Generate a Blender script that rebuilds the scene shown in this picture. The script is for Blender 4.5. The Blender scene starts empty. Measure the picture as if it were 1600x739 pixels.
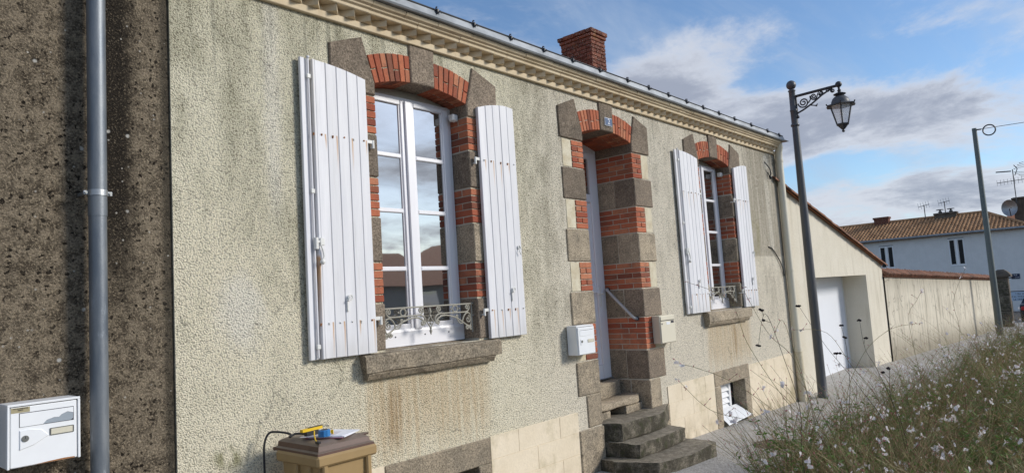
import bpy, bmesh, math, random
from math import sin, cos, pi, radians, sqrt, atan2
from mathutils import Vector, Matrix
rnd = random.Random(7)
scene = bpy.context.scene
C = scene.collection

# ------------------------------------------------------------------ camera
CAM = Vector((0.0, -4.0, 1.84)); F_PX = 1080.0
YAW, PITCH, ROLL = radians(48.708), radians(5.203), radians(-3.655)
fw = Vector((sin(YAW) * cos(PITCH), cos(YAW) * cos(PITCH), sin(PITCH)))
r0 = Vector((cos(YAW), -sin(YAW), 0)); u0 = r0.cross(fw)
rt = cos(ROLL) * r0 + sin(ROLL) * u0; up = -sin(ROLL) * r0 + cos(ROLL) * u0
cd = bpy.data.cameras.new('camera'); cam = bpy.data.objects.new('camera', cd); C.objects.link(cam)
cd.sensor_width = 36; cd.lens = F_PX / 1600 * 36; cd.clip_end = 3000; cd.clip_start = 0.05
cam.matrix_world = Matrix(((rt.x, up.x, -fw.x, CAM.x), (rt.y, up.y, -fw.y, CAM.y), (rt.z, up.z, -fw.z, CAM.z), (0, 0, 0, 1)))
scene.camera = cam

# ------------------------------------------------------------------ light
SUN_AZ, SUN_EL = radians(38), radians(25)      # azimuth measured from the wall's normal towards +x
sdir = Vector((sin(SUN_AZ) * cos(SUN_EL), -cos(SUN_AZ) * cos(SUN_EL), sin(SUN_EL)))
sl = bpy.data.lights.new('sun', 'SUN'); sl.energy = 2.75; sl.angle = radians(15); sl.color = (1.0, 0.95, 0.87)
so = bpy.data.objects.new('sun', sl); C.objects.link(so)
so.rotation_euler = sdir.to_track_quat('Z', 'Y').to_euler()
world = bpy.data.worlds.new('World'); scene.world = world; world.use_nodes = True
scene.view_settings.view_transform = 'Standard'; scene.view_settings.look = 'None'
scene.view_settings.exposure = 0.22; scene.view_settings.gamma = 1.0
SKY_STRENGTH = 0.14


# ------------------------------------------------------------------ node helper
class G:
    def __init__(s, nt): s.nt = nt; s.n = nt.nodes; s.l = nt.links
    def put(s, inp, v):
        if isinstance(v, bpy.types.NodeSocket): s.l.new(v, inp)
        elif isinstance(v, (tuple, list)) and len(v) == 3 and inp.type == 'RGBA': inp.default_value = (*v, 1)
        else: inp.default_value = v
    def m(s, op, a, b=None, c=None, clamp=False):
        n = s.n.new('ShaderNodeMath'); n.operation = op; n.use_clamp = clamp
        s.put(n.inputs[0], a)
        if b is not None: s.put(n.inputs[1], b)
        if c is not None: s.put(n.inputs[2], c)
        return n.outputs[0]
    def add(s, a, b): return s.m('ADD', a, b)
    def sub(s, a, b): return s.m('SUBTRACT', a, b)
    def mul(s, a, b): return s.m('MULTIPLY', a, b)
    def mx(s, a, b): return s.m('MAXIMUM', a, b)
    def ss(s, v, lo, hi):                      # smoothstep lo..hi (lo may be > hi)
        n = s.n.new('ShaderNodeMapRange'); n.interpolation_type = 'SMOOTHSTEP'
        inv = lo > hi
        s.put(n.inputs[0], v); n.inputs[1].default_value = min(lo, hi); n.inputs[2].default_value = max(lo, hi)
        n.inputs[3].default_value = 1.0 if inv else 0.0; n.inputs[4].default_value = 0.0 if inv else 1.0
        return n.outputs[0]
    def bump1(s, v, c, w):                     # 1 at c, falling to 0 at c +- w
        return s.ss(s.m('ABSOLUTE', s.sub(v, c)), w, w * 0.15)
    def band(s, v, a, b, soft): return s.mul(s.ss(v, a - soft, a + soft), s.ss(v, b + soft, b - soft))
    def pos(s):
        g = s.n.new('ShaderNodeNewGeometry'); return g.outputs['Position']
    def obj(s):
        g = s.n.new('ShaderNodeTexCoord'); return g.outputs['Object']
    def sep(s, v):
        n = s.n.new('ShaderNodeSeparateXYZ'); s.put(n.inputs[0], v); return n.outputs
    def comb(s, x, y, z):
        n = s.n.new('ShaderNodeCombineXYZ')
        for i, v in enumerate((x, y, z)): s.put(n.inputs[i], v)
        return n.outputs[0]
    def scale(s, v, sc):
        n = s.n.new('ShaderNodeVectorMath'); n.operation = 'MULTIPLY'; s.put(n.inputs[0], v); n.inputs[1].default_value = sc
        return n.outputs[0]
    def noise(s, v, sc, det=4, rough=0.55, dist=0.0, col=False):
        n = s.n.new('ShaderNodeTexNoise'); s.put(n.inputs['Vector'], v); n.inputs['Scale'].default_value = sc
        n.inputs['Detail'].default_value = det; n.inputs['Roughness'].default_value = rough; n.inputs['Distortion'].default_value = dist
        return n.outputs['Color' if col else 0]
    def voro(s, v, sc, feat='F1', out='Distance', rnd_=1.0):
        n = s.n.new('ShaderNodeTexVoronoi'); n.feature = feat; s.put(n.inputs['Vector'], v); n.inputs['Scale'].default_value = sc
        n.inputs['Randomness'].default_value = rnd_
        return n.outputs[out]
    def mix(s, f, a, b, mode='MIX'):
        n = s.n.new('ShaderNodeMix'); n.data_type = 'RGBA'; n.blend_type = mode; n.clamp_factor = True
        s.put(n.inputs[0], f); s.put(n.inputs[6], a); s.put(n.inputs[7], b)
        return n.outputs[2]
    def shade(s, col, f):                      # multiply colour by scalar
        n = s.n.new('ShaderNodeVectorMath'); n.operation = 'SCALE'; s.put(n.inputs[0], col); s.put(n.inputs['Scale'], f)
        return n.outputs[0]
    def rand(s):
        return s.n.new('ShaderNodeObjectInfo').outputs['Random']
    def bump(s, h, strength=0.5, dist=0.01, nrm=None):
        n = s.n.new('ShaderNodeBump'); s.put(n.inputs['Height'], h); n.inputs['Strength'].default_value = strength
        n.inputs['Distance'].default_value = dist
        if nrm is not None: s.put(n.inputs['Normal'], nrm)
        return n.outputs[0]


MATS = {}
def mat(name, fn):
    m = bpy.data.materials.new(name); m.use_nodes = True
    nt = m.node_tree; b = nt.nodes['Principled BSDF']; g = G(nt)
    r = fn(g, b)
    MATS[name] = m
    return m
def setp(g, b, col=None, rough=None, nrm=None, metal=None, spec=None):
    if col is not None: g.put(b.inputs['Base Color'], col)
    if rough is not None: g.put(b.inputs['Roughness'], rough)
    if nrm is not None: g.put(b.inputs['Normal'], nrm)
    if metal is not None: b.inputs['Metallic'].default_value = metal
    if spec is not None: b.inputs['Specular IOR Level'].default_value = spec
def simple(name, col, rough=0.6, var=0.12, sc=18, bs=0.0, bsc=150, metal=0, spec=0.4, objrand=0.0):
    def f(g, b):
        p = g.pos(); n = g.noise(p, sc, 5, 0.6)
        k = g.add(1 - var, g.mul(n, 2 * var))
        if objrand: k = g.mul(k, g.add(1 - objrand, g.mul(g.rand(), 2 * objrand)))
        c = g.shade(col, k) if False else g.shade(g.mix(0.0, col, col), k)
        setp(g, b, c, rough, g.bump(g.noise(p, bsc, 3), bs, 0.004) if bs else None, metal, spec)
    return mat(name, f)


# ------------------------------------------------------------------ sky
def build_sky():
    nt = world.node_tree; g = G(nt); bg = nt.nodes['Background']; bg.inputs[1].default_value = SKY_STRENGTH
    sky = nt.nodes.new('ShaderNodeTexSky'); sky.sky_type = 'NISHITA'; sky.sun_disc = False
    sky.sun_elevation = SUN_EL; sky.sun_rotation = atan2(sdir.x, sdir.y)
    sky.air_density = 1.0; sky.dust_density = 0.35; sky.ozone_density = 4.0
    d = nt.nodes.new('ShaderNodeTexCoord').outputs['Generated']
    x, y, z = g.sep(d)
    az = g.m('ARCTAN2', x, y); el = g.m('ARCSINE', z)
    zz = g.add(g.mx(z, 0.0), 0.16)
    q = g.comb(g.m('DIVIDE', x, zz), g.m('DIVIDE', y, zz), 0.0)
    n1 = g.add(.5, g.mul(g.sub(g.noise(q, 1.25, 12, 0.66, 0.25), .5), 1.45))
    n2 = g.noise(g.scale(q, (0.5, 1.5, 1)), 1.6, 8, 0.62, 0.6)
    def blob(a, e, wa, we):
        da = g.m('DIVIDE', g.sub(az, a), wa); de = g.m('DIVIDE', g.sub(el, e), we)
        return g.ss(g.m('SQRT', g.add(g.mul(da, da), g.mul(de, de))), 1.0, 0.0)
    # banks of cloud that stand in view (direction, extent)
    s = None
    for a, e, wa, we, k in ((1.10, 0.285, .13, .085, .30), (1.20, 0.215, .22, .085, .34), (1.37, 0.205, .20, .05, .26),
                            (1.42, 0.165, .15, .035, .24), (1.36, 0.100, .35, .035, .30), (1.2, 0.07, .3, .04, .1)):
        t = g.mul(blob(a, e, wa, we), k); s = t if s is None else g.add(s, t)
    for a, e, wa, we, k in ((1.33, 0.275, .20, .03, -.22), (1.33, 0.145, .2, .028, -.20), (0.95, 0.34, .12, .1, -.1), (1.15, .39, .2, .05, -.10)):
        s = g.add(s, g.mul(blob(a, e, wa, we), k))
    low = g.mul(g.ss(el, .16, .0), .12)
    dens = g.ss(g.add(g.add(n1, low), s), 0.42, 0.72)
    wisps = g.mul(g.ss(n2, 0.40, 0.74), 0.62)
    # body of the cloud: bright fringe, grey heart
    heart = g.ss(g.add(g.add(n1, g.mul(s, 0.8)), g.mul(g.sub(g.noise(q, 2.6, 6, .6), .5), .35)), 0.56, 0.86)
    K = 1.0 / SKY_STRENGTH
    ccol = g.mix(heart, (.58 * K, .61 * K, .68 * K), (.31 * K, .34 * K, .42 * K))
    blue = g.mix(1.0, sky.outputs[0], (1.0, 1.0, 1.0), 'MULTIPLY')
    c1 = g.mix(wisps, blue, (.42 * K, .50 * K, .63 * K))
    c2 = g.mix(g.mul(dens, 0.93), c1, ccol)
    g.put(bg.inputs[0], c2)
build_sky()

# ------------------------------------------------------------------ materials
def f_facade(g, b):
    p = g.pos(); x, y, z = g.sep(p)
    big = g.noise(g.scale(p, (1.0, 1, 0.55)), 1.3, 5, 0.6)
    med = g.noise(g.scale(p, (1.6, 1, 0.6)), 4.5, 5, 0.62)
    ps = g.comb(g.mul(g.sub(g.mul(x, .80), g.mul(z, .60)), .58), y, g.add(g.mul(x, .60), g.mul(z, .80)))
    fine = g.noise(ps, 165, 4, 0.66); wv_ = g.noise(p, 60, 2, .5, col=True)
    pd = g.n.new('ShaderNodeVectorMath'); pd.operation = 'MULTIPLY_ADD'; g.put(pd.inputs[0], wv_); pd.inputs[1].default_value = (.012, .012, .012); g.put(pd.inputs[2], ps); grain = g.voro(pd.outputs[0], 160)
    streak = g.noise(g.scale(p, (9, 9, 0.5)), 1.5, 4, 0.6)
    right = g.ss(x, 4.2, 5.6)
    col = g.mix(right, (.875, .80, .61), (.85, .775, .63))
    col = g.mix(g.mul(g.ss(z, 2.0, 3.2), .5), col, g.mix(right, (.78, .745, .575), (.75, .695, .575)))
    grime = g.mix(right, (.42, .395, .27), (.37, .325, .25))
    gm = g.ss(g.add(g.mul(big, .55), g.mul(med, .45)), 0.45, 0.64)
    gm = g.mul(gm, g.ss(z, 0.7, 2.2))
    # darker weathering: upper left field, between window and door, upper right end
    gm = g.mx(gm, g.mul(g.mul(g.band(x, 1.95, 2.20, .06), g.ss(z, 1.9, 2.9)), g.ss(med, .2, .75)))
    gm = g.mx(gm, g.mul(g.mul(g.band(x, 2.38, 2.62, .05), g.ss(z, 2.4, 3.2)), g.ss(med, .2, .8)))
    gm = g.mx(gm, g.mul(g.mul(g.band(x, 4.62, 5.25, .2), g.ss(z, 1.3, 2.4)), g.ss(med, .28, .70)))
    gm = g.mx(gm, g.mul(g.mul(g.ss(x, 9.65, 9.95), g.ss(z, 2.22, 2.27)), g.ss(streak, .15, .62)))
    gm = g.mx(gm, g.mul(g.mul(g.band(x, 7.05, 7.5, .12), g.ss(z, 1.0, 2.0)), g.ss(med, .45, .75)))
    gm = g.mul(gm, g.sub(1.0, g.mul(g.band(x, 5.6, 9.5, .6), 0.45)))
    col = g.mix(g.mul(gm, .70), col, grime)
    # pale run of lime below the eaves, pale worn patches
    wob = g.mul(g.sub(g.noise(g.scale(p, (2, 2, 1.5)), 3, 3), .5), .10)
    xw = g.add(x, wob)
    wm = g.mul(g.mul(g.bump1(xw, 2.295, .085), g.ss(z, 2.25, 2.75)), g.ss(med, .15, .45))
    ex = g.m('DIVIDE', g.sub(xw, 2.05), .20); ez = g.m('DIVIDE', g.sub(z, 1.87), .30)
    pm = g.mul(g.ss(g.add(g.m('SQRT', g.add(g.mul(ex, ex), g.mul(ez, ez))), g.mul(g.sub(med, .5), 1.4)), 1.0, .35), g.ss(med, .2, .5))
    ex = g.m('DIVIDE', g.sub(xw, 10.62), .13); ez = g.m('DIVIDE', g.sub(z, 3.70), .14)
    pm = g.mx(pm, g.ss(g.add(g.m('SQRT', g.add(g.mul(ex, ex), g.mul(ez, ez))), g.mul(g.sub(med, .5), 1.0)), 1.0, .6))
    pm = g.mx(pm, g.mul(g.mul(g.bump1(xw, 10.58, .10), g.band(z, 2.3, 3.45, .15)), g.ss(fine, .35, .6)))
    col = g.mix(g.mul(g.mx(g.mul(wm, .8), pm), .8), col, (.88, .83, .71))
    # ochre runs below the two sills
    runs = g.noise(g.scale(p, (26, 26, 0.9)), 1.0, 4, 0.65)
    for x0, x1, xs in ((2.93, 4.14, 3.16), (8.15, 9.45, 8.95)):
        area = g.mul(g.band(g.add(x, g.mul(g.sub(runs, .5), .22)), x0, x1, .09), g.mul(g.ss(z, 1.42, 1.30), g.ss(g.add(z, g.mul(g.sub(runs, .5), .5)), .62, 1.05)))
        rm = g.mul(area, g.add(.42, g.mul(g.ss(runs, .36, .60), .58)))
        col = g.mix(g.mul(rm, .72), col, (.66, .50, .30))
        rk = g.mul(g.mul(g.bump1(xw, xs, .12), g.mul(g.ss(z, 1.40, 1.2), g.ss(z, .78, 1.0))), g.ss(runs, .3, .62))
        col = g.mix(g.mul(rk, .65), col, (.40, .25, .12))
    yo = g.mul(g.mul(g.band(x, 9.7, 10.15, .12), g.band(z, 2.1, 2.9, .3)), g.ss(med, .4, .65))
    col = g.mix(g.mul(yo, .5), col, (.42, .38, .18))
    ex = g.m('DIVIDE', g.sub(x, 1.96), .16); ez = g.m('DIVIDE', g.sub(z, 1.04), .10)
    mo = g.mul(g.ss(g.m('SQRT', g.add(g.mul(ex, ex), g.mul(ez, ez))), 1.0, .3), g.ss(med, .46, .6))
    col = g.mix(g.mul(mo, .8), col, (.25, .24, .11))
    drip = g.noise(g.scale(p, (15, 15, .55)), 1.3, 5, .7)
    dm = g.mul(g.mul(g.ss(drip, .53, .62), g.ss(z, 2.6, 3.8)), g.ss(big, .35, .6))
    col = g.mix(g.mul(dm, .45), col, (.25, .24, .18))
    ck = g.voro(g.comb(g.add(x, g.mul(med, .35)), 0.0, g.add(z, g.mul(big, .5))), 1.1, 'DISTANCE_TO_EDGE')
    col = g.mix(g.mul(g.ss(ck, .006, .002), g.mul(g.ss(med, .5, .6), .55)), col, (.16, .15, .12))
    # grains of the roughcast: dirt sits in the pits
    hh_ = g.sub(g.mul(fine, .9), g.mul(grain, .75))
    pits = g.ss(hh_, -.12, .06)
    col = g.mix(g.mul(g.sub(1.0, pits), g.add(.56, g.mul(gm, .26))), col, g.mix(.6, g.shade(col, .28), (.15, .125, .08)))
    h = hh_
    setp(g, b, col, .95, g.bump(h, 1.0, .013, g.bump(g.noise(p, 34, 3, .6), .5, .010)), spec=.15)
mat('roughcast', f_facade)

def f_dark(g, b):
    p = g.pos(); x, y, z = g.sep(p)
    big = g.noise(g.scale(p, (1, 1, .6)), 1.6, 5, .6); med = g.noise(p, 16, 6, .72); fine = g.noise(p, 95, 5, .72)
    col = g.mix(g.ss(med, .36, .62), (.088, .070, .050), (.255, .207, .147))
    col = g.mix(g.mul(g.ss(fine, .52, .62), .7), col, (.42, .34, .235))
    col = g.mix(g.mul(g.ss(fine, .46, .38), .7), col, (.035, .027, .019))
    vd = g.n.new('ShaderNodeVectorMath'); vd.operation = 'MULTIPLY_ADD'; g.put(vd.inputs[0], g.noise(p, 35, 3, .6, col=True)); vd.inputs[1].default_value = (.05, .05, .05); g.put(vd.inputs[2], p)
    pit = g.mul(g.ss(g.voro(vd.outputs[0], 34), .36, .22), g.ss(g.sep(g.voro(vd.outputs[0], 34, 'F1', 'Color'))[2], .45, .55))
    col = g.mix(g.mul(pit, g.mul(g.ss(big, .25, .5), .95)), col, (.016, .012, .009))
    # soot and damp beside the drainpipe
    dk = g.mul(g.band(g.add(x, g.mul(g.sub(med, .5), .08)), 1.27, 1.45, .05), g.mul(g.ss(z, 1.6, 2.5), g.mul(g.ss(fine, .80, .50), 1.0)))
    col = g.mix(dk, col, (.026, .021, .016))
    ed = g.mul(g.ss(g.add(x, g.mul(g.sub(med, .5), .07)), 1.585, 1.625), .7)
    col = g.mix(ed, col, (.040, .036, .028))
    # lichen spots
    sp = g.voro(g.scale(p, (1, 1, 1)), 9.0); rn = g.voro(p, 9.0, 'F1', 'Color')
    spot = g.mul(g.ss(g.add(sp, g.mul(g.sub(fine, .5), .10)), .12, .05), g.ss(g.sep(rn)[0], .74, .80))
    col = g.mix(g.mul(spot, .85), col, (.62, .60, .55))
    sp2 = g.voro(p, 30.0); r2 = g.voro(p, 30.0, 'F1', 'Color')
    col = g.mix(g.mul(g.mul(g.ss(sp2, .2, .1), g.ss(g.sep(r2)[0], .88, .9)), .7), col, (.55, .52, .46))
    h = g.add(fine, g.mul(med, .8)); h = g.sub(h, g.mul(pit, .4))
    setp(g, b, col, .95, g.bump(h, 1.0, .016), spec=.15)
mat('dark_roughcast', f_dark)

def stone_mat(name, c0, c1, c2, moss=0.0, dark=0.35):
    def f(g, b):
        p = g.pos(); r = g.rand()
        v = g.comb(g.add(g.sep(p)[0], g.mul(r, 13.0)), g.sep(p)[1], g.sep(p)[2])
        big = g.noise(v, 4.5, 5, .6); fine = g.noise(p, 75, 5, .75); med = g.noise(v, 17, 5, .65)
        col = g.mix(g.ss(big, .32, .68), c0, c1)
        col = g.mix(g.mul(g.ss(med, .48, .72), .65), col, c2)
        col = g.shade(col, g.add(.78, g.mul(r, .40)))
        col = g.mix(g.mul(g.ss(g.noise(v, 6.5, 5, .7), .52, .70), dark), col, (.045, .038, .030))
        col = g.shade(col, g.add(.42, g.mul(g.ss(fine, .30, .70), 1.15)))
        if moss:
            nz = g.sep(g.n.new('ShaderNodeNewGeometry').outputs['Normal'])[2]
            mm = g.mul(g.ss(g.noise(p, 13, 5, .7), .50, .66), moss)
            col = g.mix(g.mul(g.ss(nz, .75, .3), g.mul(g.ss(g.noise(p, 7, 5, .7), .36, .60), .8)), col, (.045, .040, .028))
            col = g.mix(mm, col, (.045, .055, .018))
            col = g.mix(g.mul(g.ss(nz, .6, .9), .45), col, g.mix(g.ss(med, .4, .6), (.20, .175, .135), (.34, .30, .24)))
        h = g.add(g.mul(fine, .6), g.mul(med, .9))
        setp(g, b, col, .9, g.bump(h, .8, .010), spec=.2)
    return mat(name, f)
stone_mat('granite', (.37, .305, .22), (.255, .215, .16), (.46, .38, .275), dark=.45)
stone_mat('granite_dark', (.235, .187, .140), (.18, .145, .11), (.305, .245, .185), dark=.34)
stone_mat('step_stone', (.20, .175, .135), (.125, .11, .085), (.30, .265, .21), moss=.5, dark=.6)

def f_brick(g, b):
    p = g.pos(); r = g.rand(); r2 = g.m('FRACT', g.mul(r, 37.7))
    n = g.noise(p, 30, 5, .65); f = g.noise(p, 140, 3, .6)
    col = g.mix(r, (.31, .080, .045), (.50, .165, .085))
    col = g.mix(g.mul(g.ss(r2, .70, .95), .6), col, (.54, .25, .14))
    col = g.mix(g.mul(g.ss(n, .50, .75), .5), col, (.27, .075, .042))
    col = g.mix(g.mul(g.ss(g.m('FRACT', g.mul(r, 91.3)), .80, .97), .75), col, (.14, .050, .036))
    col = g.mix(g.mul(g.ss(g.noise(p, 5, 5, .7), .46, .68), .55), col, (.16, .085, .06))
    col = g.mix(g.mul(g.ss(f, .60, .75), .35), col, (.62, .36, .24))
    setp(g, b, g.shade(col, g.add(.85, g.mul(f, .3))), .85, g.bump(g.add(n, f), .6, .006), spec=.2)
mat('brick', f_brick)
def f_oldbrick(g, b):
    p = g.pos(); r = g.rand(); n = g.noise(p, 22, 5, .65); f = g.noise(p, 70, 4, .65)
    col = g.mix(r, (.10, .034, .024), (.21, .078, .05))
    col = g.mix(g.mul(g.ss(n, .48, .70), .6), col, (.085, .040, .028))
    col = g.mix(g.mul(g.ss(f, .56, .64), .8), col, (.50, .45, .38))
    col = g.mix(g.mul(g.ss(g.noise(p, 6, 4), .58, .72), .5), col, (.36, .24, .07))
    setp(g, b, col, .9, g.bump(g.add(n, f), .9, .010), spec=.15)
mat('old_brick', f_oldbrick)
simple('mortar', (.46, .43, .36), .95, .2, 40, .5, 120)
simple('old_mortar', (.13, .10, .08), .95, .25, 30, .6, 90)

def f_plinth(g, b):
    p = g.pos(); x, y, z = g.sep(p)
    n = g.noise(g.scale(p, (1, 1, .8)), 3.2, 5, .6); f = g.noise(p, 60, 4, .6)
    col = g.mix(g.ss(n, .35, .7), (.76, .66, .505), (.70, .60, .445))
    col = g.mix(g.mul(g.ss(g.noise(p, 2.1, 5, .65), .50, .68), .55), col, (.36, .30, .16))
    col = g.mix(g.mul(g.mul(g.ss(z, .38, .10), g.ss(n, .35, .6)), .55), col, (.33, .27, .17))
    setp(g, b, g.shade(col, g.add(.88, g.mul(f, .24))), .9, g.bump(f, .5, .004), spec=.2)
mat('cream_cement', f_plinth)
def f_corn(g, b):
    p = g.pos(); x, y, z = g.sep(p)
    n = g.noise(g.scale(p, (.7, 1, 1)), 5, 5, .6); f = g.noise(p, 80, 4, .6)
    col = g.mix(g.ss(n, .35, .7), (.66, .55, .385), (.58, .465, .31))
    col = g.mix(g.mul(g.ss(g.noise(g.scale(p, (1, 1, .3)), 9, 4), .55, .72), .35), col, (.38, .27, .16))
    setp(g, b, g.shade(col, g.add(.9, g.mul(f, .2))), .85, g.bump(f, .35, .004), spec=.2)
mat('cream_paint', f_corn)
def f_patch(g, b):
    p = g.pos(); n = g.noise(p, 9, 5, .65); f = g.noise(p, 90, 4, .6)
    col = g.mix(g.ss(n, .35, .7), (.66, .60, .455), (.52, .44, .30))
    setp(g, b, g.shade(col, g.add(.8, g.mul(f, .4))), .9, g.bump(f, .6, .005), spec=.2)
mat('lime_plaster', f_patch)

def f_shutter(g, b):
    p = g.pos(); x, y, z = g.sep(p)
    n = g.noise(g.scale(p, (6, 6, .6)), 3, 5, .6); f = g.noise(p, 160, 3, .6); r = g.rand()
    col = g.mix(g.ss(n, .3, .75), (.775, .765, .775), (.69, .685, .705))
    col = g.shade(col, g.add(.93, g.mul(r, .10)))
    wob = g.add(x, g.mul(g.sub(g.noise(p, 7, 2), .5), .012))
    for xs in ((2.65, 2.74, 2.865, 2.985), (4.215, 4.315, 4.41, 4.51), (7.72, 7.86, 7.98, 8.07), (9.31, 9.40, 9.50, 9.60)):
        for i, xc in enumerate(xs):
            for zc in (3.03, 1.765):
                ln = .28 if (i * 7 + int(zc)) % 3 else .13
                st = g.mul(g.bump1(wob, xc, .0095), g.mul(g.ss(z, zc - ln, zc - .01), g.ss(z, zc + .006, zc)))
                col = g.mix(g.mul(st, .8), col, (.50, .25, .07))
    st = g.mul(g.bump1(wob, 2.563, .011), g.mul(g.ss(z, 1.6, 2.2), g.ss(z, 2.22, 2.19)))
    col = g.mix(g.mul(st, .9), col, (.50, .25, .07))
    col = g.mix(g.mul(g.mul(g.bump1(wob, 2.563, .012), g.ss(z, 2.3, 3.5)), .35), col, (.68, .56, .36))
    gr = g.mul(g.ss(g.noise(g.scale(p, (14, 14, .8)), 2.0, 5, .7), .52, .72), .30)
    col = g.mix(gr, col, (.46, .45, .43)); col = g.mix(g.mul(g.ss(z, 1.72, 1.54), g.mul(n, .5)), col, (.42, .39, .34))
    chip = g.ss(g.voro(g.scale(p, (1, 1, .6)), 16), .10, .05)
    keep = g.ss(g.sep(g.voro(g.scale(p, (1, 1, .6)), 16, 'F1', 'Color'))[1], .62, .66)
    col = g.mix(g.mul(g.mul(chip, keep), .75), col, (.24, .22, .21))
    setp(g, b, g.shade(col, g.add(.96, g.mul(f, .08))), .55, g.bump(g.noise(g.scale(p, (8, 8, .5)), 12, 4), .25, .003), spec=.35)
mat('shutter_paint', f_shutter)
simple('pvc_white', (.80, .79, .81), .32, .03, 8, spec=.45)
simple('garage_paint', (.80, .82, .86), .4, .04, 5)
simple('white_metal', (.80, .81, .82), .38, .05, 12, spec=.45)
simple('cream_metal', (.70, .645, .51), .42, .05, 12, spec=.45)
simple('white_hardware', (.72, .71, .67), .45, .12, 60)
simple('rust', (.30, .13, .045), .9, .3, 90)
simple('black_rubber', (.02, .02, .022), .55, .2, 40)
def f_glass(g, b):
    p = g.pos(); n = g.noise(g.scale(p, (1, 1, .5)), 2.2, 2, .5)
    b.inputs['Coat Weight'].default_value = 0.0
    b.inputs['IOR'].default_value = 3.3
    setp(g, b, (.010, .011, .013), .02, g.bump(n, .02, .05), spec=.8)
mat('pane_glass', f_glass)
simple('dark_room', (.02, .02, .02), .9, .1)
simple('interior', (.25, .24, .22), .9, .1)
simple('wrought_iron', (.33, .31, .255), .55, .25, 60, .2, 200, spec=.4)
simple('galvanised', (.36, .37, .38), .42, .22, 22, .15, 120, metal=.75)
def f_zinc(g, b):
    p = g.pos(); n = g.noise(g.scale(p, (.8, 1, 1)), 6, 5, .6)
    setp(g, b, g.mix(g.ss(n, .3, .7), (.34, .36, .38), (.22, .235, .25)), .55, None, .35, .4)
mat('zinc', f_zinc)
def f_oldpipe(g, b):
    p = g.pos(); x, y, z = g.sep(p)
    n = g.noise(g.scale(p, (3, 3, .7)), 5, 5, .65); f = g.noise(p, 120, 4, .6); k = g.noise(g.scale(p, (5, 5, 1.2)), 4, 5, .7)
    col = g.mix(g.ss(n, .32, .68), (.125, .145, .17), (.20, .215, .23))
    col = g.mix(g.mul(g.ss(k, .55, .68), g.mul(g.ss(z, 2.4, 1.4), .55)), col, (.42, .46, .50))
    col = g.mix(g.mul(g.ss(f, .60, .7), .35), col, (.10, .11, .12))
    setp(g, b, col, g.add(.38, g.mul(n, .2)), g.bump(f, .2, .003), .45, .5)
mat('weathered_zinc', f_oldpipe)
simple('dark_steel', (.035, .037, .042), .5, .25, 40, spec=.5)
def f_post(g, b):
    p = g.pos(); n = g.noise(g.scale(p, (4, 4, .6)), 4, 5, .6)
    setp(g, b, g.mix(n, (.055, .058, .064), (.10, .103, .11)), .45, None, .0, .5)
mat('post_paint', f_post)
simple('pole_steel', (.13, .15, .145), .5, .2, 12, metal=.3)
def f_tile(g, b):
    p = g.pos(); r = g.rand(); n = g.noise(p, 7, 5, .65); f = g.noise(p, 40, 4, .6)
    col = g.mix(g.ss(n, .3, .72), (.50, .215, .11), (.345, .145, .082))
    col = g.mix(r, col, g.mix(n, (.56, .29, .17), (.38, .15, .085)))
    col = g.mix(g.mul(g.ss(f, .55, .72), .6), col, (.12, .085, .06))
    setp(g, b, col, .9, g.bump(f, .5, .01), spec=.15)
mat('terracotta', f_tile)
def f_oldtile(g, b):
    p = g.pos(); r = g.rand(); n = g.noise(p, 6, 5, .65); f = g.noise(p, 45, 4, .65)
    col = g.mix(r, (.20, .095, .06), (.34, .165, .105)); col = g.mix(g.mul(g.ss(n, .45, .65), .6), col, (.085, .06, .045)); col = g.mix(g.mul(g.ss(f, .56, .66), .55), col, (.40, .36, .29))
    setp(g, b, col, .92, g.bump(f, .6, .01), spec=.15)
mat('old_tile', f_oldtile)
def f_farroof(g, b):
    p = g.pos(); n = g.noise(p, 1.4, 5, .7); c = g.voro(g.scale(p, (2.2, 4.5, 1)), 1.0, 'F1', 'Color'); c0 = g.sep(c)[0]
    col = g.mix(c0, (.30, .165, .085), (.47, .275, .145))
    col = g.mix(g.mul(g.ss(n, .45, .7), .5), col, (.16, .105, .07))
    setp(g, b, col, .9, spec=.15)
mat('far_tiles', f_farroof)
def wall_mat(name, c0, c1, stain, amount, x0=None):
    def f(g, b):
        p = g.pos(); x, y, z = g.sep(p)
        n = g.noise(p, 1.8, 5, .6); f_ = g.noise(p, 45, 4, .6); s = g.noise(g.scale(p, (3.2, 3.2, .35)), 1.4, 6, .68, .3)
        col = g.mix(g.ss(n, .3, .7), c0, c1)
        col = g.mix(g.mul(g.ss(s, .50, .72), amount), col, stain)
        if x0 is not None:      # tidemark of damp along the ground and thin runs from the coping
            gz_ = g.mul(g.sub(x, 16.0), -.032)
            hh = g.add(g.sub(z, gz_), g.mul(g.sub(n, .5), .5))
            col = g.mix(g.mul(g.ss(hh, .75, .05), .65), col, (.17, .145, .10))
            tp = g.add(g.sub(g.sub(1.82, g.mul(g.sub(x, 16.9), .0255)), z), g.mul(g.sub(n, .5), .7))
            col = g.mix(g.mul(g.ss(tp, .45, .0), .40), col, (.25, .225, .17))
            rn = g.noise(g.scale(p, (7, 7, .25)), 1.0, 5, .7)
            col = g.mix(g.mul(g.mul(g.ss(rn, .52, .62), g.ss(n, .3, .6)), .7), col, (.16, .145, .115))
            wv = g.noise(g.scale(p, (.9, 1, .7)), 1.0, 3, .5, 1.2)
            col = g.mix(g.mul(g.bump1(wv, .5, .012), .5), col, (.14, .125, .10))
        setp(g, b, g.shade(col, g.add(.86, g.mul(f_, .28))), .92, g.bump(f_, .6, .008), spec=.15)
    return mat(name, f)
wall_mat('garage_render', (.71, .655, .54), (.655, .60, .485), (.40, .35, .255), .55)
wall_mat('garden_render', (.68, .625, .51), (.58, .525, .42), (.34, .305, .235), .7, 1)
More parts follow.
